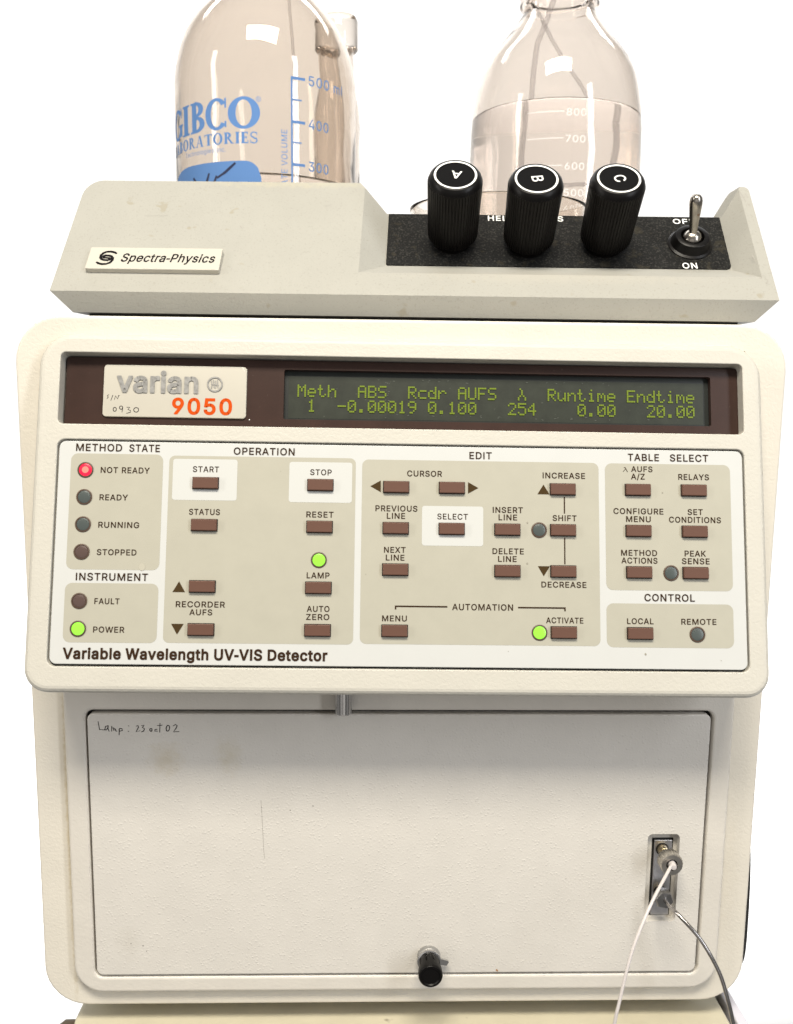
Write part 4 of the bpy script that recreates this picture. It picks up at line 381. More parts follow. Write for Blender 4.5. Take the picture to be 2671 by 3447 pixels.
GLYPH['s'] = (365, '182 -8 157 -7 133 -3 112 3 93 12 76 24 62 38 50 54 41 73 36 94 94 107 101 87 111 72 124 60 141 52 160 47 181 45 206 47 227 53 244 62 258 74 265 88 268 103 266 115 262 126 254 136 243 144 229 150 212 155 149 170 118 180 92 192 72 208 58 227 50 249 47 274 49 295 55 314 65 332 79 347 95 360 115 370 137 378 161 383 187 384 212 383 234 379 254 372 271 363 286 352 299 339 309 324 318 308 324 290 268 277 262 291 254 304 243 316 228 325 210 331 187 333 166 331 147 326 131 317 119 305 111 292 109 277 110 264 115 253 124 243 136 235 152 229 172 223 229 209 261 200 287 187 306 171 320 153 328 131 331 107 329 85 323 65 312 47 298 31 281 18 260 6 236 -2 210 -7', '5 12 6 12 11 6 7 6 11 8 7 11 11 10 8 9 8 10 34 33 67 35 34 67 67 66 35 36 35 66 66 65 36 37 36 65 38 37 65 0 16 1 16 15 1 71 29 72 1 15 2 15 14 2 3 2 14 13 3 14 29 71 30 70 30 71 41 63 62 42 41 62 62 61 42 61 43 42 3 13 4 5 4 13 12 5 13 30 70 31 70 69 31 32 31 69 69 68 32 33 32 68 67 33 68 38 65 64 39 38 64 40 39 64 64 63 40 63 41 40 27 73 28 60 59 45 44 60 45 17 87 86 18 17 86 86 85 18 85 19 18 26 74 27 73 27 74 47 46 58 59 58 46 45 59 46 82 81 21 81 80 21 22 21 80 80 79 22 23 22 79 79 78 23 78 77 23 24 23 77 77 76 24 53 52 54 55 54 52 52 51 55 19 85 84 20 19 84 84 83 20 83 82 20 82 21 20 24 76 25 76 75 25 26 25 75 74 26 75 55 51 56 51 50 56 50 49 56 57 56 49 49 48 57 58 57 48 47 58 48 16 0 87 87 17 16 72 29 28 28 73 72 43 61 60 60 44 43')
GLYPH['t'] = (227, '204 379 204 327 6 327 6 379 65 471 126 471 126 98 127 83 130 70 136 61 144 55 156 51 170 50 175 50 180 50 185 51 191 52 197 53 202 54 213 2 207 0 200 -2 192 -3 184 -3 176 -4 168 -4 138 -1 113 7 92 21 77 41 68 64 65 93 126 379 126 327 65 327 65 379', '11 10 26 26 10 27 10 9 27 28 27 9 29 28 9 9 8 29 30 29 8 8 7 30 31 30 7 7 6 31 33 34 6 12 25 24 24 13 12 13 24 23 23 14 13 20 19 17 18 17 19 14 23 22 15 14 22 22 21 15 16 15 21 21 20 16 20 17 16 11 26 25 25 12 11 32 35 33 35 32 5 1 0 32 33 1 32 31 6 34 3 2 34 35 3 34 34 33 35 5 4 35')
GLYPH['v'] = (389, '163 0 17 379 84 379 165 155 173 132 180 110 187 87 193 64 199 42 206 21 184 21 191 42 197 64 203 87 209 110 216 132 224 155 305 379 371 379 226 0 195 58', '3 0 4 0 3 1 2 1 3 6 11 7 10 11 0 11 6 0 6 5 0 4 0 5 12 8 13 16 15 19 19 18 16 18 17 16 8 9 19 13 8 19 14 13 19 19 15 14 10 0 19 19 9 10 11 10 9 9 8 11 11 8 20 8 12 20 7 11 20')
GLYPH['y'] = (389, '47 -139 61 -86 71 -87 83 -89 94 -90 104 -89 113 -86 122 -81 130 -74 138 -64 145 -51 151 -36 163 -1 17 379 84 379 165 155 173 132 180 109 187 87 193 64 199 42 206 21 184 21 190 42 196 64 202 87 209 110 216 132 224 155 305 379 371 379 204 -58 196 -77 187 -93 177 -107 165 -119 153 -128 139 -136 125 -141 109 -144 91 -145 82 -145 73 -144 65 -143 57 -142 52 -140 195 58', '45 44 1 45 1 0 41 3 42 43 42 3 2 43 3 43 2 44 1 44 2 4 40 39 5 4 39 5 39 38 6 5 38 38 37 6 7 6 37 40 4 41 3 41 4 22 23 12 23 18 12 18 17 12 16 12 17 46 20 24 20 25 24 26 21 27 29 28 30 30 28 21 27 21 28 30 21 31 25 20 21 21 26 25 31 21 12 22 12 21 21 20 22 23 22 20 20 46 23 18 23 19 7 37 36 36 35 7 8 7 35 35 34 8 9 8 34 34 33 9 10 9 33 33 32 10 32 31 10 11 10 31 31 12 11 16 15 12 14 13 15 15 13 12 19 23 46')
CAP = 0.5087
_G = {}
def glyph(ch):
    if ch not in _G:
        adv, pv, tv = GLYPH[ch]; pv = [int(q)/1000 for q in pv.split()]; tv = [int(q) for q in tv.split()]
        P = [(pv[i], pv[i+1]) for i in range(0, len(pv), 2)]; F = [tuple(tv[i:i+3]) for i in range(0, len(tv), 3)]
        cnt = {}
        for f in F:
            for a, b in zip(f, f[1:]+f[:1]): cnt[(min(a, b), max(a, b))] = cnt.get((min(a, b), max(a, b)), 0)+1
        _G[ch] = (adv/1000, P, F, [e for e, c in cnt.items() if c == 1])
    return _G[ch]
def text_mesh(s, bold=0.0, track=0.0):
    """letters as flat triangles; bold adds a stroke of that width (em) along every outline. third value: small stacking height."""
    V = []; F = []; x = 0.0; k_ = 0
    for ch in s:
        if ch == ' ': x += .20+track; continue
        adv, P, T, E = glyph(ch); k = len(V)
        V += [(x+p[0], p[1], 0) for p in P]; F += [tuple(i+k for i in f) for f in T]
        if bold:
            for a, b in E:
                p, q = Vector(P[a]), Vector(P[b]); d = q-p
                if d.length < 1e-6: continue
                d = d.normalized()*bold*.5; n = Vector((-d.y, d.x)); k = len(V); k_ += 1
                z = .2+(k_ % 9)*.1
                V += [(x+r.x, r.y, z) for r in (p-d*.7-n, q+d*.7-n, q+d*.7+n, p-d*.7+n)]; F.append((k, k+1, k+2, k+3))
        x += adv+track+bold*.7
    return V, F
def text(mb, s, x0, x1, y, cap, z=0.0, m=0, bold=0.024, track=0.03, shear=0.0, fn=None, height=None):
    v, f = text_mesh(s, bold, track)
    a = min(q[0] for q in v); b = max(q[0] for q in v); sy = height/max(q[1] for q in v) if height else cap/CAP
    sx = (x1-x0)/(b-a)
    P = [(x0+(q[0]-a)*sx+shear*q[1]*sy, y+q[1]*sy, z+q[2]*.02) for q in v]
    if fn: P = [fn(*p) for p in P]
    mb.merge(P, f, m)

# ------------------------------------------------------------------ frames
WALL = frame((0, 0, 0), (1, 0, 0), (0, 0, 1), (0, -1, 0))            # u = x, v = z, n = towards the viewer
al = radians(14); g = radians(-.34)
u0 = Vector((1, 0, 0)); v0 = Vector((0, sin(al), cos(al))); nM = Vector((0, -cos(al), sin(al)))
eu = cos(g)*u0 + sin(g)*v0; ev = -sin(g)*u0 + cos(g)*v0
MOD = frame((-0.8, -3, 281.9), eu, ev, nM)
RZ = Matrix.Rotation(radians(-3.3), 3, 'Z') @ Matrix.Rotation(radians(.25), 3, 'Y')
SA = radians(49); DO = (2.4, 22, 300.5)
DEG = frame(DO, RZ @ Vector((1, 0, 0)), RZ @ Vector((0, 1, 0)), RZ @ Vector((0, 0, 1)))
SLO = frame(DO, RZ @ Vector((1, 0, 0)), RZ @ Vector((0, cos(SA), sin(SA))), RZ @ Vector((0, -sin(SA), cos(SA))))
def yz(t, n): return (t*cos(SA)-n*sin(SA), t*sin(SA)+n*cos(SA))

# ------------------------------------------------------------------ setting
mb = MB(); mb.solid = False
mb.poly([(-6000, 1850, -4000), (6000, 1850, -4000), (6000, 1850, 5000), (-6000, 1850, 5000)])
o = build('backdrop', mb, 'wall'); o['kind'] = 'structure'

# ================================================================== lower instrument
low = thing('instrument_case', 'beige painted instrument case at the bottom, shaded top under the detector', 'instrument', (0, 0, -140))
mb = MB(); slab(mb, -140.3, -14, 146.4, 290, 6, -140, -10, 2.5)
mb.box(-139.0, 145.2, -12.5, 289, -140.5, -139.6)
build('case_body', mb, 'case_paint', low)
mb = MB(); slab(mb, 148.9, -14, 153.6, 60, 1, -140, -10, .8); build('side_rail', mb, 'rail', low)
mb = MB(); mb.revolve([(9, 0), (10, 1.5), (10, 8), (8.5, 10)], 32, ax=0); mb.xf(lambda x, y, z: (-136.5-x, y+2, z-20.5))
build('side_foot', mb, 'brown_rubber', low)

# ================================================================== detector
det = thing('detector', 'cream laboratory detector with a sloping button panel, dark display and blank door', 'instrument', (0, 0, 0))
H = 289.2
mb = MB(); slab(mb, -150, 0, 150, H, 18, -18, 0, 1.2)
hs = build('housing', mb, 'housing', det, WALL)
mb = MB(); mb.box(-133, 133, 230, 279, -14, 2); cut(hs, [mb])
mb = MB(); slab(mb, -143, 4, 143, 284, 6, -300, -18.2, .5)
build('rear_body', mb, 'body', det, WALL)
for sx in (-1, 1):
    for yy in (40, 260):
        mb = MB(); mb.revolve([(8, -10), (9, -9.5), (9, 3.9), (8.5, 4.0)], 24, c=(sx*120, yy, 0))
        build('rubber_foot', mb, 'rubber', det)
# raised front frame with the door opening
mb = MB()
O_ = dict(x0=-136.2, y0=8.6, x1=137.0, y1=150.4); I_ = dict(x0=-127.6, y0=15.9, x1=128.4, y1=133.2)
loops = [[(x, y, -.5) for x, y in rr(O_['x0'], O_['y0'], O_['x1'], O_['y1'], [12, 12, 1, 1])]]
for k in range(5):
    a = .5*pi*k/4; ins = 1.4*(1-cos(a)); nn = 3.9-1.4+1.4*sin(a)
    loops.append([(x, y, nn) for x, y in rr(O_['x0']+ins, O_['y0']+ins, O_['x1']-ins, O_['y1']-ins, [12-ins, 12-ins, 1, 1])])
for k in range(4):
    a = .5*pi*k/3; ins = 1.2*(1-sin(a)); nn = 3.9-1.2+1.2*cos(a)
    loops.append([(x, y, nn) for x, y in rr(I_['x0']-ins, I_['y0']-ins, I_['x1']+ins, I_['y1']+ins, 3.4+ins)])
loops.append([(x, y, .3) for x, y in rr(I_['x0'], I_['y0'], I_['x1'], I_['y1'], 3.4)])
mb.loft(loops, 0, False, False); mb.sheet(-127.6, 128.4, 15.9, 133.2, .32, 3.4, 1)
mb.solid = False
build('front_frame', mb, ['frame', 'groove'], det, WALL)
# door
mb = MB(); slab(mb, -126.7, 16.9, 127.3, 132.0, 2.8, .5, 4.3, .7)
door = build('door', mb, ['door'], det, WALL)
mb = MB(); mb.loft([[(x, y, 0) for x, y in rr(103.8, 40.4, 117.3, 79.8, 2)], [(x, y, 5.2) for x, y in rr(103.8, 40.4, 117.3, 79.8, 2)]])
cut(door, [mb])
# pen note, hairline and rust on the door
mb = MB(); mb.solid = False
def hw(x, y): return (-122.3+(x-60)*.02249, 125.2-(y-190)*.0241)
def ell(cx, cy_, a, b, tilt=0, n=14, a0=0, a1=2*pi):
    return [(cx+a*cos(a0+(a1-a0)*i/n)*cos(tilt)-b*sin(a0+(a1-a0)*i/n)*sin(tilt), cy_+a*cos(a0+(a1-a0)*i/n)*sin(tilt)+b*sin(a0+(a1-a0)*i/n)*cos(tilt)) for i in range(n+1)]
for st in ([(65, 45), (85, 185), (180, 192)], [(240, 115), (195, 130), (180, 180), (200, 195), (232, 160), (240, 118), (236, 175), (255, 215)],
           [(300, 215), (305, 125), (312, 160), (335, 150), (340, 205), (346, 168), (368, 175), (374, 210), (395, 215)],
           [(430, 280), (435, 180), (445, 165), (485, 170), (490, 200), (440, 215)], [(598, 118), (610, 122)], [(592, 214), (604, 216)],
           [(740, 125), (772, 115), (780, 140), (735, 225), (805, 205)], [(835, 115), (880, 105), (850, 150), (885, 170), (870, 210), (830, 225)],
           ell(1000, 190, 20, 24), [(1110, 180), (1070, 185), (1065, 210), (1115, 212)], [(1165, 75), (1155, 230)], [(1115, 115), (1205, 105)],
           ell(1303, 160, 30, 52, .2), [(1400, 120), (1440, 95), (1470, 115), (1450, 160), (1400, 225), (1500, 220)]):
    mb.ribbon([hw(*p) for p in st], .36, 4.36 + .004*len(mb.f)/20, 0)
mb.ribbon([(-57.2, 95), (-56.9, 90), (-56.6, 82), (-56.3, 74), (-56.0, 69.5)], .13, 4.36, 1)
for (x, y, q) in ((42, 18.3, .45), (42.4, 17.9, .3), (-35.9, 92.5, .3), (-107, 30.5, .35), (-105.6, 28, .25), (-112, 31.5, .3), (-45.2, 90.6, .3), (70, 60, .2), (-20, 47, .22)):
    mb.poly([(x+q*cos(a)*.9, y+q*sin(a), 4.36) for a in [i*pi/4 for i in range(8)]], 2 if x > 40 and x < 50 else 1)
build('lettering', mb, ['pen', 'chip', 'rust'], door, WALL)
# door knob
kn = MB()
kn.revolve([(4.9, 3.55), (4.95, 3.6), (4.95, 6.4), (4.7, 6.7), (3.6, 6.75)], 40, c=(12.9, 24.9, 0))
K = build('door_knob', kn, 'foil', det, WALL)
mb = MB()
mb.revolve([(4.9, 6.8), (5.0, 7.0), (5.0, 7.9), (4.4, 8.2)], 40, c=(12.9, 24.9, 0))
mb.loft([[(16.6, 23.6, q), (20.3, 23.0, q), (21.2, 24.6, q), (20.6, 25.3, q), (16.6, 26.4, q)] for q in (6.9, 8.0)])
build('pointer_ring', mb, 'chrome', K, WALL)
mb = MB()
mb.revolve([(4.0, 8.0), (4.45, 8.3), (4.55, 13.6)], 72, c=(12.9, 24.9, 0), rfun=lambda a, r, h: r-(.45 if cos(a*9+pi/2) > .86 and h > 8.1 else 0), cap1=False)
mb.revolve([(4.55, 13.6), (4.95, 13.9), (5.05, 16.6), (4.85, 17.4), (4.6, 17.7), (3.9, 17.7), (3.55, 17.25), (.1, 17.2)], 72, c=(12.9, 24.9, 0))
build('knob_cap', mb, 'black_knob', K, WALL)
# hinge pin hanging from the panel
mb = MB(); mb.revolve([(2.4, 133.6), (3.0, 134.1), (3.05, 151)], 96, c=(-23.3, -8.5, 0), rfun=lambda a, r, h: r*(1+.09*(1 if sin(a*16) > -.2 else -.6)))
build('hinge_pin', mb, 'chrome', det)
# port recess, metal plate and fittings
mb = MB(); mb.sheet(103.6, 117.5, 40.2, 80.0, .9, 2, 0); mb.sheet(106.7, 115.7, 41.3, 76.5, 1.0, .3, 1); mb.solid = False
build('port_recess', mb, ['frame', 'groove'], det, WALL)
mb = MB(); slab(mb, 107.5, 41.9, 115.1, 75.8, .3, .5, 1.9, .3)
port = build('port_plate', mb, 'steel', det, WALL)
for yy in (71.8, 52.5):
    mb = MB(); mb.revolve([(2.75, 1.92), (2.75, 2.02), (2.3, 2.04)], 32, c=(110.9, yy, 0), m=1)
    mb.revolve([(2.3, 1.9), (2.3, 5.4), (2.05, 5.6), (2.05, 9.3 if yy > 60 else 5.5)], 32, c=(110.9, yy, 0))
    build('port_stem', mb, ['brass', 'groove'], port, WALL)
mb = MB()
mb.revolve([(2.4, 9.2), (4.3, 9.6), (4.6, 10.2), (4.6, 14.4), (4.3, 15.0), (2.5, 15.05), (2.15, 14.5), (1.7, 12.0), (.1, 11.9)], 96, c=(110.8, 71.9, 0),
           rfun=lambda a, r, h: r*(1+(.03 if sin(a*24) > 0 else -.03)) if 9 < h < 14.8 and r > 4 else r)
build('thumbscrew', mb, 'nickel', port, WALL)
mb = MB()
hexr = lambda a, r, h: r/ max(cos(((a+.2) % (pi/3)) - pi/6), .1)*.94
mb.revolve([(2.2, 4.9), (3.6, 5.2), (3.7, 9.0), (3.3, 9.6)], 72, c=(110.6, 53.0, 0), rfun=hexr)
build('hex_nut', mb, 'nut_metal', port, WALL)

# ---- sloping control module
mb = MB()
bk = lambda x, y: (x, y+37*sin(al), -37*cos(al))
slab(mb, -138.3, -134.9, 138.6, .2, [9, 9, 13, 13], -37, 0, 2.6, back=bk)
bez = build('bezel', mb, ['cream'], det, MOD)
def rcut(x0, x1, y0, y1, r, n0):
    m_ = MB(); return m_.loft([[(x, y, n0) for x, y in rr(x0, y0, x1, y1, r)], [(x, y, .0) for x, y in rr(x0, y0, x1, y1, r)],
                               [(x, y, 3) for x, y in rr(x0-.0, y0, x1, y1, r)]])
cut(bez, [rcut(-130.0, 130.9, -35.1, -7.5, 2.0, -10), rcut(-129.7, 130.7, -125.3, -40.9, 3.0, -2.2)])
bevel(bez, .35, 2, 50)
mb = MB(); mb.sheet(-129.6, 130.6, -125.2, -41.0, -2.15, 3); mb.solid = False
cp = MB(); slab(cp, -129.0, -124.45, 130.05, -41.55, 2.6, -2.1, -.5, .3)
z0 = -.5
Zn = [(-124.4, -90.1, -89.75, -46.3, 2.6, 1), (-124.4, -90.1, -116.55, -94.75, 2.6, 1), (-87.8, -17.75, -116.4, -46.6, 2.2, 1),
      (-15.3, 74.6, -116.1, -46.95, 2.4, 1), (77.05, 125.2, -95.15, -47.0, 2.6, 1), (77.0, 125.05, -116.45, -100.1, 2.6, 1)]
for x0, x1, y0, y1, r, m_ in Zn: cp.sheet(x0, x1, y0, y1, z0+.05, r, 1)
for x0, x1, y0, y1 in ((-86.35, -62.25, -63.35, -47.8), (-42.75, -19.05, -63.6, -48.3), (7.45, 30.6, -79.3, -64.3)): cp.sheet(x0, x1, y0, y1, z0+.10, 1.0, 2)
cp.sheet(-129.55, 130.55, -125.15, -41.05, -2.12, 3, 3)
for x, y, q, m_ in ((-96.5, -88.6, 1.2, 4), (47.3, -70.2, .35, 5), (47.2, -85.6, .35, 5), (-13.4, -90.3, .16, 5), (91.5, -118.9, .35, 5), (40, -118.3, .12, 5), (120, -121, .14, 5), (-46, -52, .1, 5), (99, -58, .25, 5)):
    cp.poly([(x+q*cos(i*pi/5), y+q*sin(i*pi/5)*1.2, z0+.14) for i in range(10)], m_)
M['smear'] = mat('smear', (0.41, 0.39, 0.32, 1), 0.5); M['dirt'] = mat('dirt', (0.28, 0.26, 0.21, 1), 0.7)
cp.solid = False
ctl = build('control_panel', cp, ['label', 'zone', 'subzone', 'groove', 'smear', 'dirt'], det, MOD)
TXT = [('METHOD',-122.7,-105.6,-45.3,2.66),('STATE',-102.9,-91.5,-45.3,2.66),('NOT READY',-113.2,-95.0,-53.5,2.12),('READY',-113.2,-102.7,-63.8,2.1),('RUNNING',-113.2,-98.1,-74.1,2.1),
('STOPPED',-113.3,-98.7,-84.3,2.1),('INSTRUMENT',-120.6,-94.1,-93.7,2.63),('FAULT',-113.4,-104.2,-102.4,2.07),('POWER',-113.4,-102.0,-112.8,2.07),('START',-78.9,-69.1,-52.7,2.12),
('STATUS',-79.8,-68.3,-68.8,2.12),('RECORDER',-83.5,-65.4,-103.2,2.08),('AUFS',-78.4,-70.0,-106.1,2.07),('OPERATION',-63.8,-40.9,-45.8,2.6),('STOP',-34.9,-26.8,-53.2,2.12),
('RESET',-36.0,-25.8,-69.2,2.12),('LAMP',-35.4,-26.9,-92.0,2.1),('AUTO',-35.1,-26.7,-104.4,2.08),('ZERO',-35.3,-26.7,-107.4,2.08),('EDIT',25.3,33.8,-46.1,2.58),('CURSOR',1.7,14.9,-53.1,2.12),
('INCREASE',53.2,69.4,-53.1,2.12),('PREVIOUS',-10.1,5.7,-66.5,2.11),('LINE',-5.8,1.1,-69.3,2.1),('SELECT',13.2,24.8,-69.3,2.1),('INSERT',34.2,45.6,-66.5,2.11),('LINE',36.4,43.4,-69.3,2.1),
('SHIFT',56.9,66.0,-69.3,2.1),('NEXT',-6.7,1.4,-82.1,2.09),('LINE',-6.0,1.0,-85.0,2.09),('DELETE',34.1,45.9,-82.1,2.09),('LINE',36.2,43.2,-85.0,2.09),('DECREASE',52.5,69.5,-94.4,2.09),
('AUTOMATION',19.0,41.8,-103.2,2.23),('MENU',-7.1,2.1,-107.6,2.06),('ACTIVATE',54.2,68.2,-107.7,2.06),('TABLE',85.9,97.9,-45.85,2.62),('SELECT',102.1,116.9,-45.85,2.62),('AUFS',87.1,95.3,-50.1,2.05),
('A/Z',87.0,92.3,-53.0,2.1),('RELAYS',105.2,117.0,-52.9,2.12),('CONFIGURE',80.1,99.2,-66.3,2.12),('MENU',84.9,94.3,-69.3,2.12),('SET',108.5,114.3,-66.3,2.12),('CONDITIONS',101.3,121.2,-69.3,2.12),
('METHOD',82.8,96.5,-82.1,2.11),('ACTIONS',82.9,96.6,-85.0,2.11),('PEAK',107.0,115.1,-82.1,2.11),('SENSE',105.9,116.5,-85.0,2.11),('CONTROL',91.4,110.5,-99.1,2.6),('LOCAL',84.7,94.7,-107.7,2.07),('REMOTE',105.2,118.5,-107.7,2.07)]
lt = MB(); lt.solid = False; zt = z0+.16
for s_, x0, x1, y, c in TXT: text(lt, s_, x0, x1, y, c, zt, 0)
text(lt, 'Variable Wavelength UV-VIS Detector', -124.1, -27.1, -122.4, 3.75, zt, 0, .055, 0.0)
lt.ribbon([(84.4, -48.6), (84.75, -48.5), (85.7, -50.2)], .28, zt, 0); lt.ribbon([(84.0, -50.15), (84.95, -49.1)], .22, zt+.01, 0)
for tri in ([(-82.57,-93.75),(-84.9,-97.72),(-80.26,-97.72)], [(-84.95,-109.4),(-82.69,-113.3),(-80.35,-109.4)], [(-12.13,-57.13),(-8.23,-59.3),(-8.23,-54.9)],
            [(24.8,-55.06),(24.8,-59.41),(28.72,-57.24)], [(53.49,-55.58),(51.18,-59.26),(55.76,-59.26)], [(51.22,-86.5),(53.42,-90.27),(55.71,-86.5)]):
    lt.poly([(x, y, zt) for x, y in tri], 1)
def bar(x0, x1, y0, y1, dz=0): lt.poly([(x0, y0, zt+dz), (x1, y0, zt+dz), (x1, y1, zt+dz), (x0, y1, zt+dz)], 0)
bar(61.2, 61.65, -66.5, -60.2); bar(61.2, 61.65, -85.7, -75.7)
bar(-2.4, 17.2, -102.35, -101.8); bar(-2.4, -1.85, -103.25, -102.35); bar(43.7, 61.6, -102.35, -101.8); bar(61.05, 61.6, -103.25, -102.35)
build('lettering', lt, ['brown_ink', 'tri_ink'], ctl, MOD)
# push buttons: one mesh, 27 objects
BUT = [(-73.95,-56.9),(-73.95,-72.7),(-73.95,-95.55),(-73.95,-111.4),(-30.97,-57.0),(-30.97,-72.8),(-30.97,-95.55),(-30.97,-111.25),(-2.4,-57.35),(18.66,-57.35),(60.8,-57.3),(-2.4,-72.9),(18.66,-72.9),
       (39.7,-72.9),(60.8,-72.85),(-2.4,-88.45),(39.7,-88.5),(60.8,-88.4),(-2.4,-111.15),(60.8,-111.15),(89.5,-57.1),(110.95,-57.0),(89.5,-72.75),(110.95,-72.75),(89.5,-88.4),(110.95,-88.4),(89.5,-111.2)]
mb = MB()
slab(mb, -4.75, -2.1, 4.75, 2.1, .25, -.6, 1.5, .3, steps=2)
mb.loft([[(x, y, .14) for x, y in rr(-5.0, -2.4, 5.0, 2.33, .2, 2)], [(x, y, .17) for x, y in rr(-5.0, -2.4, 5.0, 2.33, .2, 2)]], 1)
b0 = None
for x, y in BUT:
    if b0 is None: b0 = build('push_button', mb, ['button', 'groove'], det, sub(MOD, x, y, z0))
    else:
        c = b0.copy(); place(c, det, sub(MOD, x, y, z0))
# indicator lamps
LED = [(-118.85,-52.5,'R'),(-118.85,-62.7,'g'),(-118.85,-72.95,'g'),(-118.9,-83.2,'r'),(-118.95,-101.35,'r'),(-118.95,-111.55,'G'),(-30.98,-85.2,'G'),(51.75,-72.9,'g'),(51.75,-111.3,'G'),(101.7,-88.5,'g'),(111.2,-111.4,'g')]
ring = MB(); ring.revolve([(2.95, .06), (2.95, .3), (2.75, .42), (2.45, .42), (2.38, .15), (2.38, .08)], 40, cap0=False, cap1=False); ring.solid = False
lens = MB(); lens.revolve([(2.36, .1), (2.34, .25), (2.0, .36), (1.2, .45), (.5, .48), (.05, .49)], 40)
lr = MB(); lr.revolve([(2.36, .1), (2.34, .25), (2.0, .36), (1.25, .45)], 40, cap1=False); lr.revolve([(1.25, .45), (1.0, .47), (.5, .5), (.05, .51)], 40, m=1, cap0=False)
nm = {'R': 'glowing red indicator lamp', 'G': 'glowing green indicator lamp', 'g': 'unlit grey green indicator lamp', 'r': 'unlit brownish indicator lamp'}
mk = {'G': ['lit_green'], 'g': ['off_green'], 'r': ['off_red'], 'R': ['lit_red', 'lit_red_core']}
for x, y, k in LED:
    fr = sub(MOD, x, y, z0)
    rg = build('indicator_lamp', ring, 'ring_brown', det, fr); rg['label'] = nm[k]
    build('lens', lr if k == 'R' else lens, mk[k], rg, fr)
# display window
mb = MB(); slab(mb, -129.3, -34.6, 131.0, -8.0, 1.2, -9.5, -5.0, .2)
win = build('display_window', mb, ['lens_brown'], det, MOD)
m2 = MB(); m2.loft([[(x, y, n) for x, y in rr(-46.0, -31.1, 120.2, -11.6, .8)] for n in (-7.6, -4)]); cut(win, [m2])
mb = MB(); mb.sheet(-45.95, 120.15, -31.05, -11.65, -7.4, .8, 0); mb.sheet(-44.4, 118.0, -30.2, -13.7, -7.3, .3, 1); mb.solid = False
for i in range(46):
    x = -16 + random.random()*118 if i > 10 else -6.0+random.gauss(0, .5); y = random.choice((-14.6, -14.3, -14.9, -28.4, -29)) + random.gauss(0, .25) if i > 10 else -15-random.random()*13
    mb.ribbon([(x, y), (x+random.uniform(.15, .9), y+random.uniform(-.15, .15))], .13, -7.12+.001*i, 2)
scr = build('screen', mb, ['lcd_edge', 'lcd', 'scratch'], win, MOD)
G5 = {'M':'10001 11011 10101 10101 10001 10001 10001','e':'00000 00000 01110 10001 11111 10000 01110','t':'01000 01000 11100 01000 01000 01001 00110','h':'10000 10000 10110 11001 10001 10001 10001',
'A':'01110 10001 10001 11111 10001 10001 10001','B':'11110 10001 10001 11110 10001 10001 11110','S':'01111 10000 10000 01110 00001 00001 11110','R':'11110 10001 10001 11110 10100 10010 10001',
'c':'00000 00000 01111 10000 10000 10000 01111','d':'00001 00001 01101 10011 10001 10001 01111','r':'00000 00000 10110 11001 10000 10000 10000','U':'10001 10001 10001 10001 10001 10001 01110',
'F':'11111 10000 10000 11110 10000 10000 10000','L':'01000 00100 00100 00100 01010 10001 10001','u':'00000 00000 10001 10001 10001 10011 01101','n':'00000 00000 10110 11001 10001 10001 10001',
'i':'00100 00000 01100 00100 00100 00100 01110','m':'00000 00000 11010 10101 10101 10001 10001','E':'11111 10000 10000 11110 10000 10000 11111','1':'00100 01100 00100 00100 00100 00100 01110',
'-':'00000 00000 00000 11111 00000 00000 00000','0':'01110 10001 10011 10101 11001 10001 01110','.':'00000 00000 00000 00000 00000 01100 01100','9':'01110 10001 10001 01111 00001 00010 01100',
'2':'01110 10001 00001 00010 00100 01000 11111','5':'11111 10000 11110 00001 00001 10001 01110','4':'00010 00110 01010 10010 11111 00010 00010'}
mb = MB(); mb.solid = False
for row, (s_, top) in enumerate((('Meth  ABS  Rcdr AUFS  L  Runtime Endtime', -16.9), (' 1  -0.00019 0.100   254    0.00   20.00', -22.75))):
    for i, ch in enumerate(s_):
        if ch == ' ': continue
        for yy, bits in enumerate(G5[ch].split()):
            for xx, b in enumerate(bits):
                if b == '1':
                    x = -40.9+3.9*i+.66*xx; y = top-.70*yy
                    mb.poly([(x, y-.64, -7.0), (x+.6, y-.64, -7.0), (x+.6, y, -7.0), (x, y, -7.0)])
build('lettering', mb, 'dot', win, MOD)
# name badge on the display window
mb = MB(); slab(mb, -114.7, -31.3, -60.2, -11.1, 1.4, -5.1, -4.1, .25)
zb = -4.08
mb.poly([(-60.9, -12.9, zb+.02), (-60.25, -12.9, zb-.15), (-60.25, -11.9, zb-.15), (-61.9, -11.15, zb-.15), (-62.3, -11.2, zb+.02)], 1)
text(mb, 'varian', -109.7, -78.6, -21.55, 1, zb+.35, 1, .05, -.02, height=8.4)
mb.revolve([(3.0, zb), (3.0, zb+.3), (2.45, zb+.3), (2.45, zb)], 40, c=(-73.2+.9, -18.15, 0), m=1, cap0=False, cap1=False)
for i, (dx, ph) in enumerate(((-1.1, 0), (-.35, 1), (.4, 0), (1.15, 1))):
    mb.ribbon([(-72.3+dx-.25, -16.7+(.2 if ph else -.1)), (-72.3+dx, -18.2), (-72.3+dx+(.1 if ph else -.15), -19.6+(.2 if ph else 0))], .45, zb+.2+.01*i, 1)
mb.ribbon([(-73.6, -18.2), (-70.9, -18.5)], .3, zb+.27, 1)
text(mb, '9050', -88.4, -65.5, -29.8, 5.9, zb+.03, 2, .05, .02)
def bw(x, y): return (-114.7+(x-20)*.0338, -11.1-(y-55)*.0352)
for st in (ell(158, 550, 18, 22), ell(228, 530, 18, 18) + [(246, 530), (240, 580)], [(292, 525), (325, 525), (305, 550), (335, 560), (335, 580), (290, 592)], ell(398, 552, 28, 25),
           [(130, 395), (110, 452)], [(150, 440), (160, 400), (185, 435), (195, 395), (205, 398)], [(85, 390), (68, 400), (80, 418), (66, 432)]):
    mb.ribbon([bw(*p) for p in st], .28, zb+.03, 3)
build('name_badge', mb, ['badge_silver', 'foil', 'orange', 'pen'], win, MOD)
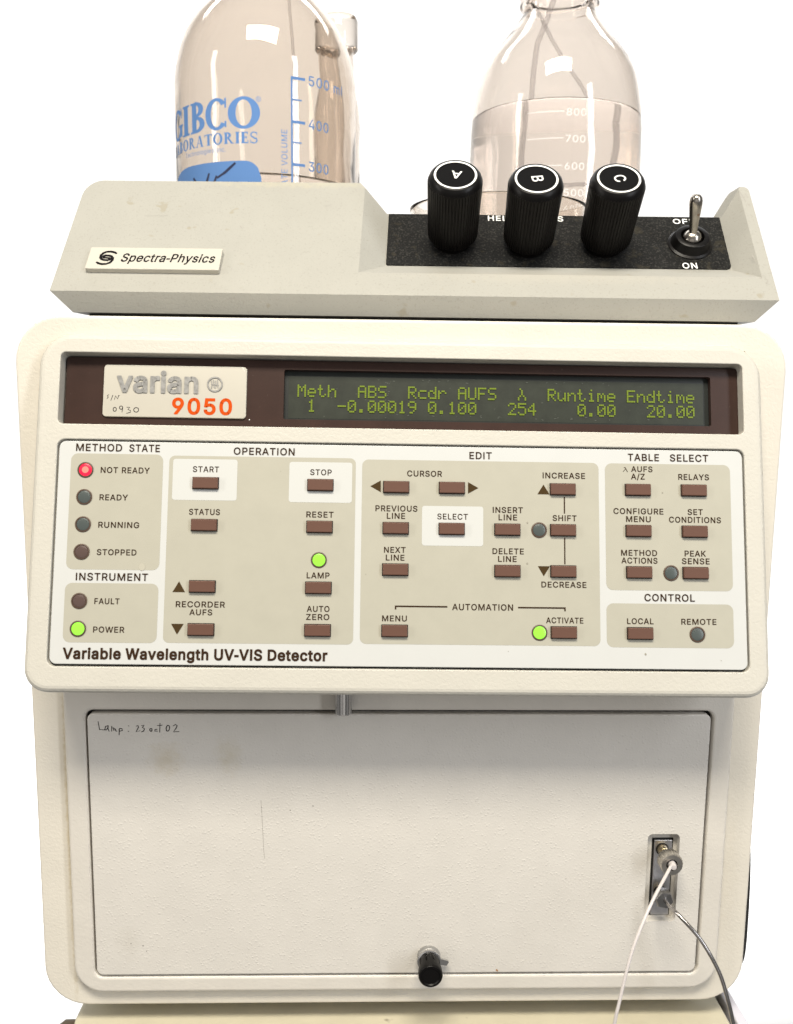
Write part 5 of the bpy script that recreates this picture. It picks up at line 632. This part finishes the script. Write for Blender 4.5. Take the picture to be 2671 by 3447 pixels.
mb = MB(); mb.poly([(-58.9+.22*cos(i*pi/4), -31.5+.2*sin(i*pi/4), -4.98) for i in range(8)]); mb.solid = False
build('paint_fleck', mb, 'white_print', win, MOD)

# ================================================================== helium degassing unit on top
deg = thing('degassing_unit', 'grey-cream sloped helium unit with three black knobs, resting on the detector', 'instrument', (2.4, 22, 291.5))
mb = MB()
prof = [(2.6, -8.5), (0, 0), (46.6, 53.6), (60, 53.6), (62, 52), (62, 5.0), (300, 5.0), (300, -8.5)]
def prl(s_, drop):
    zt = 53.6-drop; k = s_/149
    return [(k*140.6, 2.6, -8.5), (s_, 0, 0), (s_, zt*46.6/53.6, zt), (s_, 60, zt), (s_, 62, zt-1.6), (s_, 62, 5.0), (s_, 300, 5.0), (k*140.6, 300, -8.5)]
ends = [(8*(1-cos(i*pi/12)), 8*(1-sin(i*pi/12))) for i in range(7)]
mb.loft([prl(-149+a, b) for a, b in ends]+[prl(149-a*.3, b*.3) for a, b in reversed(ends)])
body = build('body', mb, ['degas'], deg, DEG)
def hexa(rect0, rect1):
    m_ = MB(); return m_.loft([rect0, rect1])
def P3(s_, t, n): y, z = yz(t, n); return (s_, y, z)
c1 = hexa([P3(-11.5, 26, -8), P3(137, 26, -8), P3(137, 80, -8), P3(-11.5, 80, -8)], [P3(-37.75, -6.5, 12), P3(155.75, -6.5, 12), P3(155.75, 80, 12), P3(-37.75, 80, 12)])
def sb(z): return (-12-(z-40)*12.5/14, 137.5+(z-40)*8/14)
zc = 40.0
c2 = hexa([(sb(zc)[0], -40, zc), (sb(zc)[1], -40, zc), (sb(zc)[1], 110, zc), (sb(zc)[0], 110, zc)], [(sb(75)[0], -40, 75), (sb(75)[1], -40, 75), (sb(75)[1], 110, 75), (sb(75)[0], 110, 75)])
cut(body, [c1, c2]); bevel(body, 1.1, 3, 28)
mb = MB(); mb.box(-136, 136, 9, 292, -11.5, -8.4)
build('gap_block', mb, 'rubber', deg, DEG)  # added dark box, blocks backdrop light in the gap under the unit
mb = MB(); slab(mb, -11.2, 26.2, 136.7, 59.6, [1, 2.5, .4, .4], -8.3, -7.5, .15)
plate = build('control_plate', mb, ['black_plate'], deg, SLO)
mb = MB(); mb.solid = False
text(mb, 'HELIUM LINES', 33.4, 67.0, 55.6, 3.3, -7.46, 0)
text(mb, 'OFF', 115.6, 125.2, 54.9, 3.1, -7.46, 0)
text(mb, 'ON', 115.9, 122.2, 26.35, 3.3, -7.46, 0)
build('lettering', mb, 'white_print', plate, SLO)
# chips in the paint of the right wing: faces of the body itself
mb = MB(); mb.solid = False
for st, wd in (([(144.6, 68), (145.6, 64), (146.1, 61)], .5), ([(146.9, 66.5), (147.6, 63.5)], .35), ([(146.6, 59.5), (147.8, 58.2)], .5), ([(145.2, 13.6), (146.4, 11.2), (145.6, 9.9), (146.9, 8.7)], .3), ([(142.9, 26.5), (143.3, 23)], .25),
               ([(-139, 33.5), (-139.2, 31)], .3), ([(-40, 55), (-36, 55.1)], .14), ([(-118, 47), (-108, 47.3)], .12), ([(-32, 58), (-31.6, 54.5)], .25), ([(-75, 41), (-74, 39.5)], .5)):
    mb.ribbon(st, wd, .05, 0)
bm = bmesh.new(); bm.from_mesh(body.data); body.data.materials.append(M['chip'])
vs_ = []
for (x, t, n) in mb.v: y, z = yz(t, n); vs_.append(bm.verts.new((x*S, y*S, z*S)))
for f in mb.f: bm.faces.new([vs_[i] for i in f]).material_index = 1
bm.to_mesh(body.data); bm.free()
# badge
mb = MB(); slab(mb, -136.2, 10.9, -79.9, 24.0, .5, -.2, 2.3, .35)
NB = build('name_badge', mb, ['badge'], deg, SLO)
mb = MB(); mb.solid = False
text(mb, 'Spectra-Physics', -122.1, -82.6, 15.3, 4.75, 2.34, 0, .03, 0.0, shear=.16)
sw1 = [(377, 143), (345, 131), (300, 124), (250, 126), (205, 140), (180, 165), (180, 195), (205, 214), (245, 222), (285, 224), (312, 216), (314, 205), (298, 199), (268, 197)]
def lg(x, y): return (-131.7+(x-152)*.0314, 21.5-(y-118)*.0532)
a1 = [lg(*p) for p in sw1]; cx, cy_ = lg(264, 196)
mb.ribbon(a1, 1.2, 2.34, 0); mb.ribbon([(2*cx-x, 2*cy_-y) for x, y in a1], 1.2, 2.345, 0)
build('lettering', mb, 'black_ink', NB, SLO)
# knobs
flute = lambda a, r, h: r*(1+(.012 if sin(a*54) > -.2 else -.022)) if 3.5 < h < 31.2 and r > 10 else r
kb = MB(); kb.revolve([(8.4, 0), (8.4, 2.2), (9.4, 2.6), (10.4, 3.4), (10.75, 4.4), (11.25, 29.5), (11.25, 30.9), (11.15, 31.3), (10.75, 32.6), (9.9, 33.7), (9.5, 33.95), (9.2, 34.0), (9.1, 33.8), (.1, 33.8)], 270, rfun=flute)
kc = MB(); kc.revolve([(9.05, 33.7), (9.05, 33.9), (.1, 33.92)], 64); kc.solid = True
def cap_builder(letter, ang):
    m_ = MB(); m_.revolve([(9.05, 33.6), (9.05, 33.86), (.1, 33.87)], 64, cap0=False)
    for i in range(64):
        a, b = 2*pi*i/64, 2*pi*(i+1)/64
        m_.poly([(8.0*cos(a), 8.0*sin(a), 33.93), (8.85*cos(a), 8.85*sin(a), 33.93), (8.85*cos(b), 8.85*sin(b), 33.93), (8.0*cos(b), 8.0*sin(b), 33.93)], 1)
    v, f = text_mesh(letter, .015); xs = [q[0] for q in v]; mx_ = (min(xs)+max(xs))/2; sc = 4.6/CAP
    ca, sa = cos(ang), sin(ang)
    m_.merge([(((q[0]-mx_)*ca-(q[1]-CAP/2)*sa)*sc+.4, ((q[0]-mx_)*sa+(q[1]-CAP/2)*ca)*sc, 33.95+q[2]*.02) for q in v], f, 1)
    m_.solid = False
    return m_
k0 = None
for s_, t, letter, ang, lb in ((17.4, 42.0, 'A', radians(172), 'black knob marked A'), (50.3, 40.0, 'B', radians(-82), 'black knob marked B'), (83.6, 40.7, 'C', radians(-70), 'black knob marked C')):
    fr = sub(SLO, s_, t, -7.5)
    if k0 is None: kk = k0 = build('knob', kb, 'black_knob', deg, fr, angle=25)
    else: kk = k0.copy(); place(kk, deg, fr)
    kk['label'] = lb
    build('knob_cap', cap_builder(letter, ang), ['black_cap', 'white_print'], kk, fr)
# toggle switch
fr = sub(SLO, 121.0, 41.4, -7.5)
mb = MB(); mb.revolve([(9.6, 0), (9.6, .5), (8.6, 1.0), (7.2, 4.6), (6.9, 4.8), (5.1, 4.8), (4.9, 4.4), (4.7, 1.5), (.1, 1.4)], 64)
tg = build('toggle_switch', mb, 'black_knob', deg, fr)
mb = MB(); mb.revolve([(3.0, 1.0), (4.1, 2.2), (4.3, 3.4), (3.9, 4.8), (2.9, 6.0), (1.6, 6.7), (.1, 6.9)], 40)
ax_ = Vector((-.13, .25, 1)).normalized()
st0 = Vector((0, 0, 4.5)); q1 = ax_.cross(Vector((1, 0, 0))).normalized(); q2 = ax_.cross(q1)
lp = []
for r, h in [(1.95, 0), (1.75, 2.0), (1.8, 4), (2.1, 8), (2.4, 11.5), (2.65, 14.6), (2.65, 15.9), (2.4, 17.2), (1.75, 18.2), (.9, 18.7), (.1, 18.8)]:
    lp.append([tuple(st0+ax_*h+r*(cos(2*pi*i/32)*q1+sin(2*pi*i/32)*q2)) for i in range(32)])
mb.loft(lp, 0, True, True, True)
build('lever', mb, 'toggle_metal', tg, fr)

# ================================================================== bottles
def bottle(name, label, c, R, prof_out, wall, base, gmat='bottle_glass'):
    mb = MB()
    outer = [(r*R, z) for r, z in prof_out]
    inner = [(max(r*R-wall, 1), z) for r, z in reversed(prof_out) if z > base+4]
    mb.revolve([(.1, base+1.2), (R*.55, base+.3), (R*.8, base)] + outer + inner + [(R*.7, base+4), (.1, base+4.6)], 96, c=(c[0], c[1], 0))
    o = build(name, mb, gmat, None, None, angle=60)
    return tag(o, label, 'bottle')
def on_cyl(c, R, off=.18):
    return lambda s_, z, n=0: (c[0]+(R+off+n)*sin(s_/R), c[1]-(R+off+n)*cos(s_/R), z)
# --- left bottle
cL, RL = (-70, 150), 47.3
gl = bottle('glass_bottle', 'clear glass bottle with blue printed lettering and scale, nearly behind the unit top', cL, RL,
            [(.93, 306.0), (.985, 308.5), (1, 313), (1, 416), (.985, 423), (.945, 432), (.885, 440), (.80, 447), (.69, 453.5), (.56, 460), (.46, 466.5), (.40, 473), (.38, 480), (.38, 496), (.42, 497), (.42, 504), (.38, 505), (.38, 516)], 2.2, 305.6)
mb = MB(); mb.revolve([(.1, 310.3), (RL-8, 310.0), (RL-2.3, 313), (RL-2.15, 315), (RL-2.15, 365.5), (RL-3.2, 365.2), (RL-5, 365.1), (.1, 365.0)], 96, c=(cL[0], cL[1], 0))
build('liquid', mb, 'water', gl)
mb = MB(); mb.solid = False
def arcring(cx, cy_, rx, ry, T, t, a0, a1, n, z):
    out = []
    for i in range(n):
        q = []
        for a, inn in ((a0+(a1-a0)*i/n, 0), (a0+(a1-a0)*i/n, 1), (a0+(a1-a0)*(i+1)/n, 1), (a0+(a1-a0)*(i+1)/n, 0)):
            q.append((cx+(rx-(T if inn else 0))*cos(a), cy_+(ry-(t if inn else 0))*sin(a), z))
        out.append(q)
    return out
def quad(x0, x1, y0, y1, z): return [(x0, y0, z), (x1, y0, z), (x1, y1, z), (x0, y1, z)]
def para(x0, y0, x1, y1, wd, z): return [(x0-wd/2, y0, z), (x0+wd/2, y0, z), (x1+wd/2, y1, z), (x1-wd/2, y1, z)]
def serif(ch):
    T, t, k = .25, .10, .07; q = []
    def stem(x, y0=0, y1=1, w=T, both=True, s=.08):
        q.append(quad(x, x+w, y0, y1, 0))
        q.append(quad(x-s, x+w+s, y0, y0+k, .02)); q.append(quad(x-s, x+w+s, y1-k, y1, .02))
    W = .4
    if ch == 'I': stem(.1); W = .4
    elif ch == 'O': q += arcring(.5, .5, .5, .52, T, t, 0, 2*pi, 36, 0); W = 1.0
    elif ch in 'CG':
        q += arcring(.5, .5, .5, .52, T, t, .22*pi, 1.78*pi if ch == 'C' else 1.80*pi, 30, 0); W = .93
        q.append(quad(.83, .90, .68, 1.0, .03))
        if ch == 'C': q.append(quad(.83, .90, .06, .26, .03))
        else: q.append(quad(.72, .72+T*.9, .06, .44, .03)); q.append(quad(.62, 1.0, .40, .40+k, .04))
    elif ch == 'B':
        stem(.1, s=.08); q += arcring(.34, .755, .36, .245, T, t, -pi/2, pi/2, 14, .03); q += arcring(.34, .265, .42, .265, T, t, -pi/2, pi/2, 14, .04)
        for y in (0, .51-.04, .925): q.append(quad(.28, .36, y, y+t, .05)); W = .78
    elif ch == 'L': stem(.1); q.append(quad(.28, .72, 0, t, .03)); q.append(quad(.66, .73, 0, .3, .04)); W = .74
    elif ch == 'E':
        stem(.1)
        for y, x in ((0, .70), (.47, .56), (1-t, .66)): q.append(quad(.28, x, y, y+t, .03))
        q.append(quad(.64, .71, 0, .28, .04)); q.append(quad(.60, .67, .76, 1, .04)); q.append(quad(.52, .57, .38, .62, .04)); W = .74
    elif ch == 'T': stem(.33, s=.1); q.append(quad(0, .86, 1-t, 1, .03)); q.append(quad(0, .06, .74, 1, .04)); q.append(quad(.80, .86, .74, 1, .04)); W = .86
    elif ch == 'A':
        q.append(para(.12, 0, .46, .98, .09, 0)); q.append(para(.80, 0, .50, 1.0, .23, .02)); q.append(quad(.24, .70, .30, .37, .03))
        q.append(quad(0, .28, 0, k, .04)); q.append(quad(.60, 1.0, 0, k, .04)); W = 1.0
    elif ch == 'R':
        stem(.1); q += arcring(.34, .74, .38, .26, T, t, -pi/2, pi/2, 14, .03); q.append(quad(.28, .36, .48, .48+t, .05)); q.append(quad(.28, .36, .925, 1, .05))
        q.append(para(.82, 0, .44, .50, .2, .06)); q.append(quad(.74, 1.0, 0, k, .07)); W = .98
    elif ch == 'S':
        q += arcring(.34, .74, .32, .28, .12, .1, .2*pi, 1.35*pi, 14, 0); q += arcring(.34, .27, .34, .29, .12, .1, -.8*pi, .35*pi, 14, .01)
        q.append(para(.50, .36, .18, .62, .2, .02)); q.append(quad(.58, .64, .70, .98, .03)); q.append(quad(.02, .08, .02, .32, .03)); W = .7
    return q, W
def serif_word(word, boxes, y0, cap, fn, m):
    for ch, (x0, x1) in zip(word, boxes):
        qs, W = serif(ch)
        for q in qs: mb.poly([fn(x0+x/W*(x1-x0), y0+y*cap, z) for x, y, z in q], m)
fL = on_cyl(cL, RL)
serif_word('GIBCO', [(-59.5, -46.0), (-45.2, -38.8), (-37.4, -26.6), (-26.4, -14.0), (-13.6, 2.3)], 385.4, 14.3, fL, 0)
wd = [serif(c)[1] for c in 'LABORATORIES']; tot = sum(wd)+.12*11; x = -60.5; k_ = 61.6/tot; bx = []
for q in wd: bx.append((x, x+q*k_)); x += (q+.12)*k_
serif_word('LABORATORIES', bx, 378.5, 5.3, fL, 0)
text(mb, 'Technologies Inc.', -42.5, -14.8, 375.0, 2.2, 0, 0, 0, fn=lambda x, y, z: fL(x, y, z))
mb.merge([fL(*p) for p in [(1.5+1.25*cos(a)*k, 398.7+1.25*sin(a)*k) for i in range(16) for a in [i*pi/8] for k in (.82, 1)]], [(2*i, 2*i+1, (2*i+3) % 32, (2*i+2) % 32) for i in range(16)], 0)
text(mb, 'R', .95, 2.1, 398.0, 1.4, 0, 0, 0, fn=lambda x, y, z: fL(x, y, z))
def cbar(x0, x1, y0, y1, n=0.0):
    k = max(1, int((x1-x0)/2))
    for i in range(k): mb.poly([fL(x0+(x1-x0)*i/k, y0, n), fL(x0+(x1-x0)*(i+1)/k, y0, n), fL(x0+(x1-x0)*(i+1)/k, y1, n), fL(x0+(x1-x0)*i/k, y1, n)], 0)
cbar(17.1, 18.0, 330, 410.4)
for z, x1, h in ((409.8, 24.4, 1.3), (399.9, 22.6, .7), (389.7, 24.4, 1.3), (380.2, 22.5, .7), (369.9, 24.3, 1.3), (360, 22.5, .7), (350, 24.3, 1.3)): cbar(17.2, x1, z-h/2, z+h/2, .03)
for s_, x1, z in (('500 ml', 48.5, 407.5), ('400', 38.2, 387.5), ('300', 38.2, 367.7), ('200', 38.2, 347.9)): text(mb, s_, 26.3, x1, z, 4.5, 0, 0, .012, fn=lambda x, y, z: fL(x, y, z))
text(mb, 'APPROXIMATE VOLUME', 338.6, 385.6, 0, 2.9, 0, 0, .008, fn=lambda x, y, z: fL(15.2-y, x, z))
cols = []
for i in range(41):
    s_ = -57+59.6*i/40; e = 8.0; zt_ = 370.5
    if s_ > 2.6-e: zt_ = 370.5-e+sqrt(max(e*e-(s_-(2.6-e))**2, 0))
    if s_ < -38: zt_ = 370.5-7*(1-sqrt(max(1-((s_+38)/19.2)**2, 0)))
    cols.append((s_, zt_))
for (a, za), (b, zb_) in zip(cols, cols[1:]): mb.poly([fL(a, 335), fL(b, 335), fL(b, zb_), fL(a, za)], 0)
def mk_(pts, wd, n):
    m_ = MB(); m_.ribbon(pts, wd, n); mb.merge([fL(*v) for v in m_.v], m_.f, 1)
mk_([(-10.3, 369.3), (-12.5, 367.6), (-15.5, 365.3), (-19.6, 363.2)], 1.3, .08); mk_([(-24.8, 365.2), (-26, 362), (-27, 358)], 1.4, .1); mk_([(-20.3, 363.8), (-21.6, 361), (-23, 357)], 1.3, .12); mk_([(-35.4, 364.2), (-33.5, 362), (-31, 359)], 1.4, .08)
mb.sm = [False]*len(mb.f)
build('printed_scale', mb, ['blue', 'blue_dark'], gl)
mb = MB(); pth = [(-58, 138, 520), (-57.5, 136, 480), (-56.5, 132, 455), (-54.5, 128, 435), (-53, 124, 415), (-52.3, 122, 390), (-52, 122, 340), (-52, 122, 314)]
def smooth(P, n=6):
    P = [Vector(p) for p in P]; out = []
    for i in range(len(P)-1):
        p0, p1, p2, p3 = P[max(i-1, 0)], P[i], P[i+1], P[min(i+2, len(P)-1)]
        for k in range(n):
            t = k/n; out.append(.5*((2*p1)+(-p0+p2)*t+(2*p0-5*p1+4*p2-p3)*t*t+(-p0+3*p1-3*p2+p3)*t**3))
    return out+[P[-1]]
mb.tube(smooth(pth), .8); tag(build('plastic_tube', mb, 'inner_tube'), 'milky feed tube standing inside the blue-lettered bottle', 'tube')
# --- right bottle
cR, RR = (95.5, 210), 50.3
gr = bottle('glass_bottle', 'clear glass bottle with white graduation numbers, half full, behind the black knobs', cR, RR,
            [(.93, 305.4), (.985, 308), (1, 313), (1.005, 395), (1.0, 413), (.985, 424), (.955, 434), (.915, 443), (.85, 451), (.76, 457.5), (.66, 464), (.55, 471), (.45, 478), (.41, 481.5), (.40, 484), (.46, 485), (.46, 489), (.40, 490), (.39, 515)], 2.3, 305.0, 'pale_glass')
mb = MB(); mb.revolve([(.1, 309.7), (RR-8, 309.4), (RR-2.4, 313), (RR-2.25, 315), (RR-2.0, 395), (RR-2.1, 420.3), (RR-3.2, 420.0), (RR-5.5, 419.9), (.1, 419.8)], 96, c=(cR[0], cR[1], 0))
build('liquid', mb, 'water', gr)
mb = MB(); mb.solid = False
fR = on_cyl(cR, RR*1.003)
for n_, z in (('800', 412.5), ('700', 398.6), ('600', 384.2), ('500', 370.2), ('400', 356.2)):
    xs = -25 if n_ != '600' else -12.6
    for i in range(10): mb.poly([fR(xs+(-5-xs)*(i+j)/10, z+d) for j, d in ((0, -.2), (1, -.2), (1, .2), (0, .2))])
    text(mb, n_, -3.7, 7.2, z-2.2, 3.7, 0, 0, .004, fn=lambda x, y, z: fR(x, y, z))
build('printed_scale', mb, 'white_enamel', gr)
mb = MB(); mb.tube(smooth([(98, 205, 520), (95, 204, 498), (89, 202, 480), (84, 200, 466), (81, 198, 458), (79, 196, 440), (77.5, 195, 415), (76, 194, 390), (77, 196, 345), (84, 205, 322), (100, 214, 316), (116, 208, 322)]), 1.6)
tag(build('plastic_tube', mb, 'inner_tube'), 'milky feed tube dipping into the half full clear bottle', 'tube')
mb = MB(); mb.tube(smooth([(70, 231, 516), (96, 226, 470), (116, 222, 440), (122, 222, 420), (122, 222, 398), (118, 220, 386), (104, 214, 383), (92, 208, 378), (88, 206, 340), (88, 208, 315)]), 1.2)
tag(build('plastic_tube', mb, 'inner_tube'), 'second milky tube bending sideways low in the half full clear bottle', 'tube')
# --- small vial behind the left bottle
cJ, RJ = (-34.6, 225), 13
gj = bottle('glass_vial', 'small glass vial with glass cap, just showing past the right shoulder of the blue-lettered bottle', cJ, RJ,
            [(.9, 306.4), (1, 308), (1, 424), (.96, 430), (.82, 438), (.7, 444), (.7, 464)], 1.2, 306, 'vial_glass')
mb = MB(); mb.revolve([(RJ*.8, 462.5), (RJ*.88, 463.5), (RJ*.88, 479), (RJ*.80, 481.5), (.1, 481.8)], 64, c=(cJ[0], cJ[1], 0))
build('lid', mb, 'bottle_glass', gj)
# --- glass dish
cD, RD = (50, 116), 43.5
mb = MB(); mb.revolve([(.1, 306.3), (RD-6, 305.9), (RD-1.5, 307), (RD, 310), (RD, 349), (RD+1.1, 350.6), (RD+1.1, 352), (RD-.5, 352.6), (RD-2.0, 351.5), (RD-2.0, 311), (RD-5, 308.6), (.1, 308.4)], 96, c=(cD[0], cD[1], 0))
tag(build('glass_dish', mb, 'clear_glass', None, None, angle=60), 'round open clear glass dish, rim just showing behind knobs A and B', 'dish')

# ================================================================== tubes
mb = MB(); mb.tube(smooth([(110.8, -10.5, 71.9), (110.7, -14.2, 72.6), (109.6, -17, 72.7), (107.6, -19.4, 71.6), (97.6, -30, 63.5), (88.9, -38, 50), (83.2, -43, 31.3), (81.6, -44, 23.7), (78, -46, 0), (74, -46, -40), (72, -40, -90)], 8), .66, 14)
mb.revolve([(1.6, 11.5), (1.5, 15.6), (1.1, 17.0), (.2, 17.1)], 20); k_ = len(mb.v)-80
mb.v[k_:] = [(x+110.85, -z, y+72.1) for x, y, z in mb.v[k_:]]
tag(build('plastic_tube', mb, 'ptfe'), 'thin white plastic tube hanging from the knurled metal fitting', 'tube')
mb = MB(); mb.tube(smooth([(110.7, -8.2, 53.0), (110.9, -10.5, 53.0), (111.8, -15, 52.9), (113.7, -19, 52), (120.5, -25, 45.5), (127.3, -28, 34), (130.7, -30, 23.7), (133.4, -31, 13.1), (136, -32, -2), (138, -32, -40), (138, -30, -90)], 8), .82, 16)
tag(build('steel_tube', mb, 'tube_steel'), 'thin curved steel tube leaving the lower hexagonal fitting', 'tube')
mb = MB(); mb.tube(smooth([(149, 60, 120), (152, 30, 98), (156.6, 24, 62), (158.2, 24, 14), (156.2, 24, 1), (150, 24, -5.6), (137, 27, -6.2), (128, 34, -6.2)], 8), 3.4, 16)
tag(build('edge_tube', mb, 'rubber'), 'black tube running down behind the lower right edge of the detector', 'cable')  # black tube along the dark strip behind the housing edge
